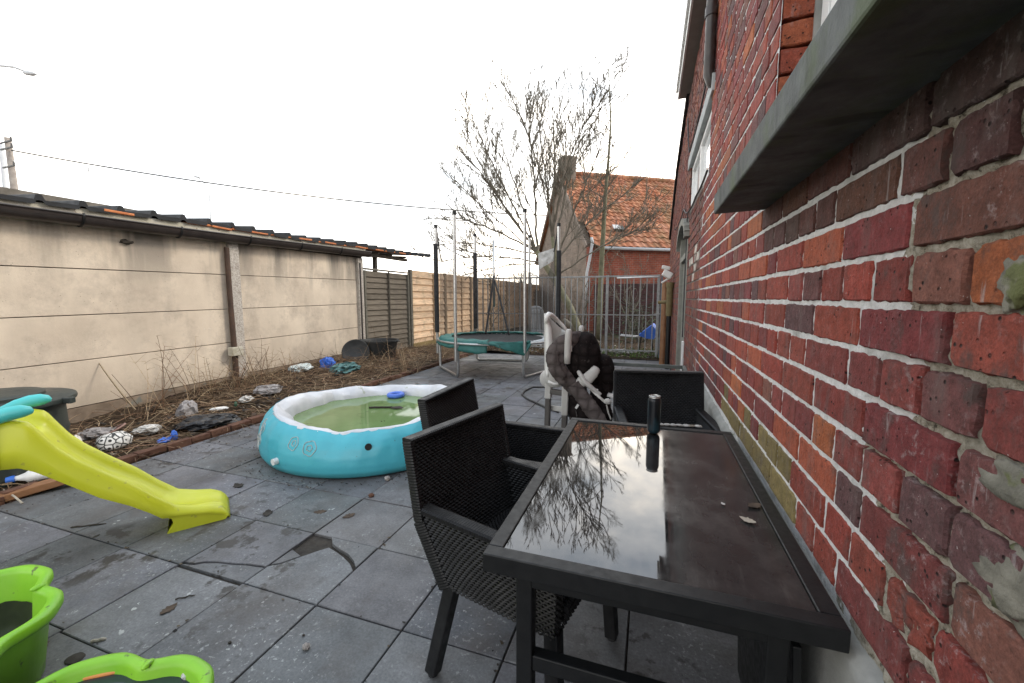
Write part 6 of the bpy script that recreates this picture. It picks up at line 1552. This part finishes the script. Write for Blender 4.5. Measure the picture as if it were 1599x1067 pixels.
wire(at(18, 235, 12), at(880, 338, 26), .55, .036, 'main dark wire running from the utility pole to the far house')
wire(at(20, 251, 12), at(200, 262, 30), .2, .012, 'faint short wire low beside the utility pole', 'far_grey')
wire(at(60, -30, 9), at(410, 138, 40), .3, .012, 'faint thin wire high across the sky, longest of the upper pair', 'far_grey')
wire(at(-60, 30, 9), at(110, 102, 30), .3, .010, 'faint thin wire above the lamp head at the left edge', 'far_grey')
def lamp(hx, hy, Y, pts_px, label):
    hd_ = at(hx, hy, Y); e = empty('street_lamp', (at(*pts_px[-1], Y).x, Y, 0), 0, label, 'street lamp', 'distant street lamps')
    pts = [at(x, y, Y) for x, y in pts_px]; g2 = pts[-1].copy(); g2.z = 0
    MB().tube([hd_]+pts+[g2], [.03]+[.04]*len(pts)+[.07], 8).build('pole', MT['far_grey'], e, smooth=True)
    d = (hd_-pts[0]); d.z *= .6; d.normalize()
    MB().tube([hd_-d*.5, hd_-d*.3, hd_+d*.1, hd_+d*.35], [.03, .08, .08, .03], 10).build('lamp_head', MT['far_grey'], e, smooth=True)
lamp(48, 115, 10, [(22, 105), (-8, 102), (-40, 112), (-70, 180)], 'grey street lamp head on a long arm reaching in from the left edge')
lamp(306, 276, 24, [(315, 281), (322, 290), (327, 305), (329, 345)], 'far street lamp with a curved arm above the middle of the shed roof')
lamp(138, 263, 30, [(139, 270), (144, 285), (152, 305), (160, 330)], 'far leaning lamp post above the left of the shed roof')
for i, (px, w_, h, lb) in enumerate(((655, 3.5, 4.2, 'hazy bare treetop beyond the end of the shed roof'), (712, 4.5, 5.0, 'hazy bare treetop left of the trampoline poles'), (765, 5, 5.4, 'hazy bare treetop behind the trampoline net'), (815, 5, 5.0, 'hazy bare treetop behind the leaning trunk'))):
    b = at(px, 465, 45); b.z = 0; e = empty('distant_tree', b, 0, lb, 'tree', 'distant bare trees'); mb = MB()
    t0_ = MB(); t0_.tube([b, b+Vector((0, 0, h*.6))], [.16, .1], 6); t0_.build('trunk', MT['scrub'], e)
    for k in range(16):
        P_, _ = limb(mb, b+Vector((0, 0, h*rng.uniform(.25, .6))), (rng.gauss(0, .7), rng.gauss(0, .7), 1), h*rng.uniform(.35, .65), .05, .02, 6, .12, .1, 3); twigs(mb, P_, 1.1, 1, .025, .13, .7, .2, .2, 1.0)
    mb.build('crown', MT['scrub'], e)
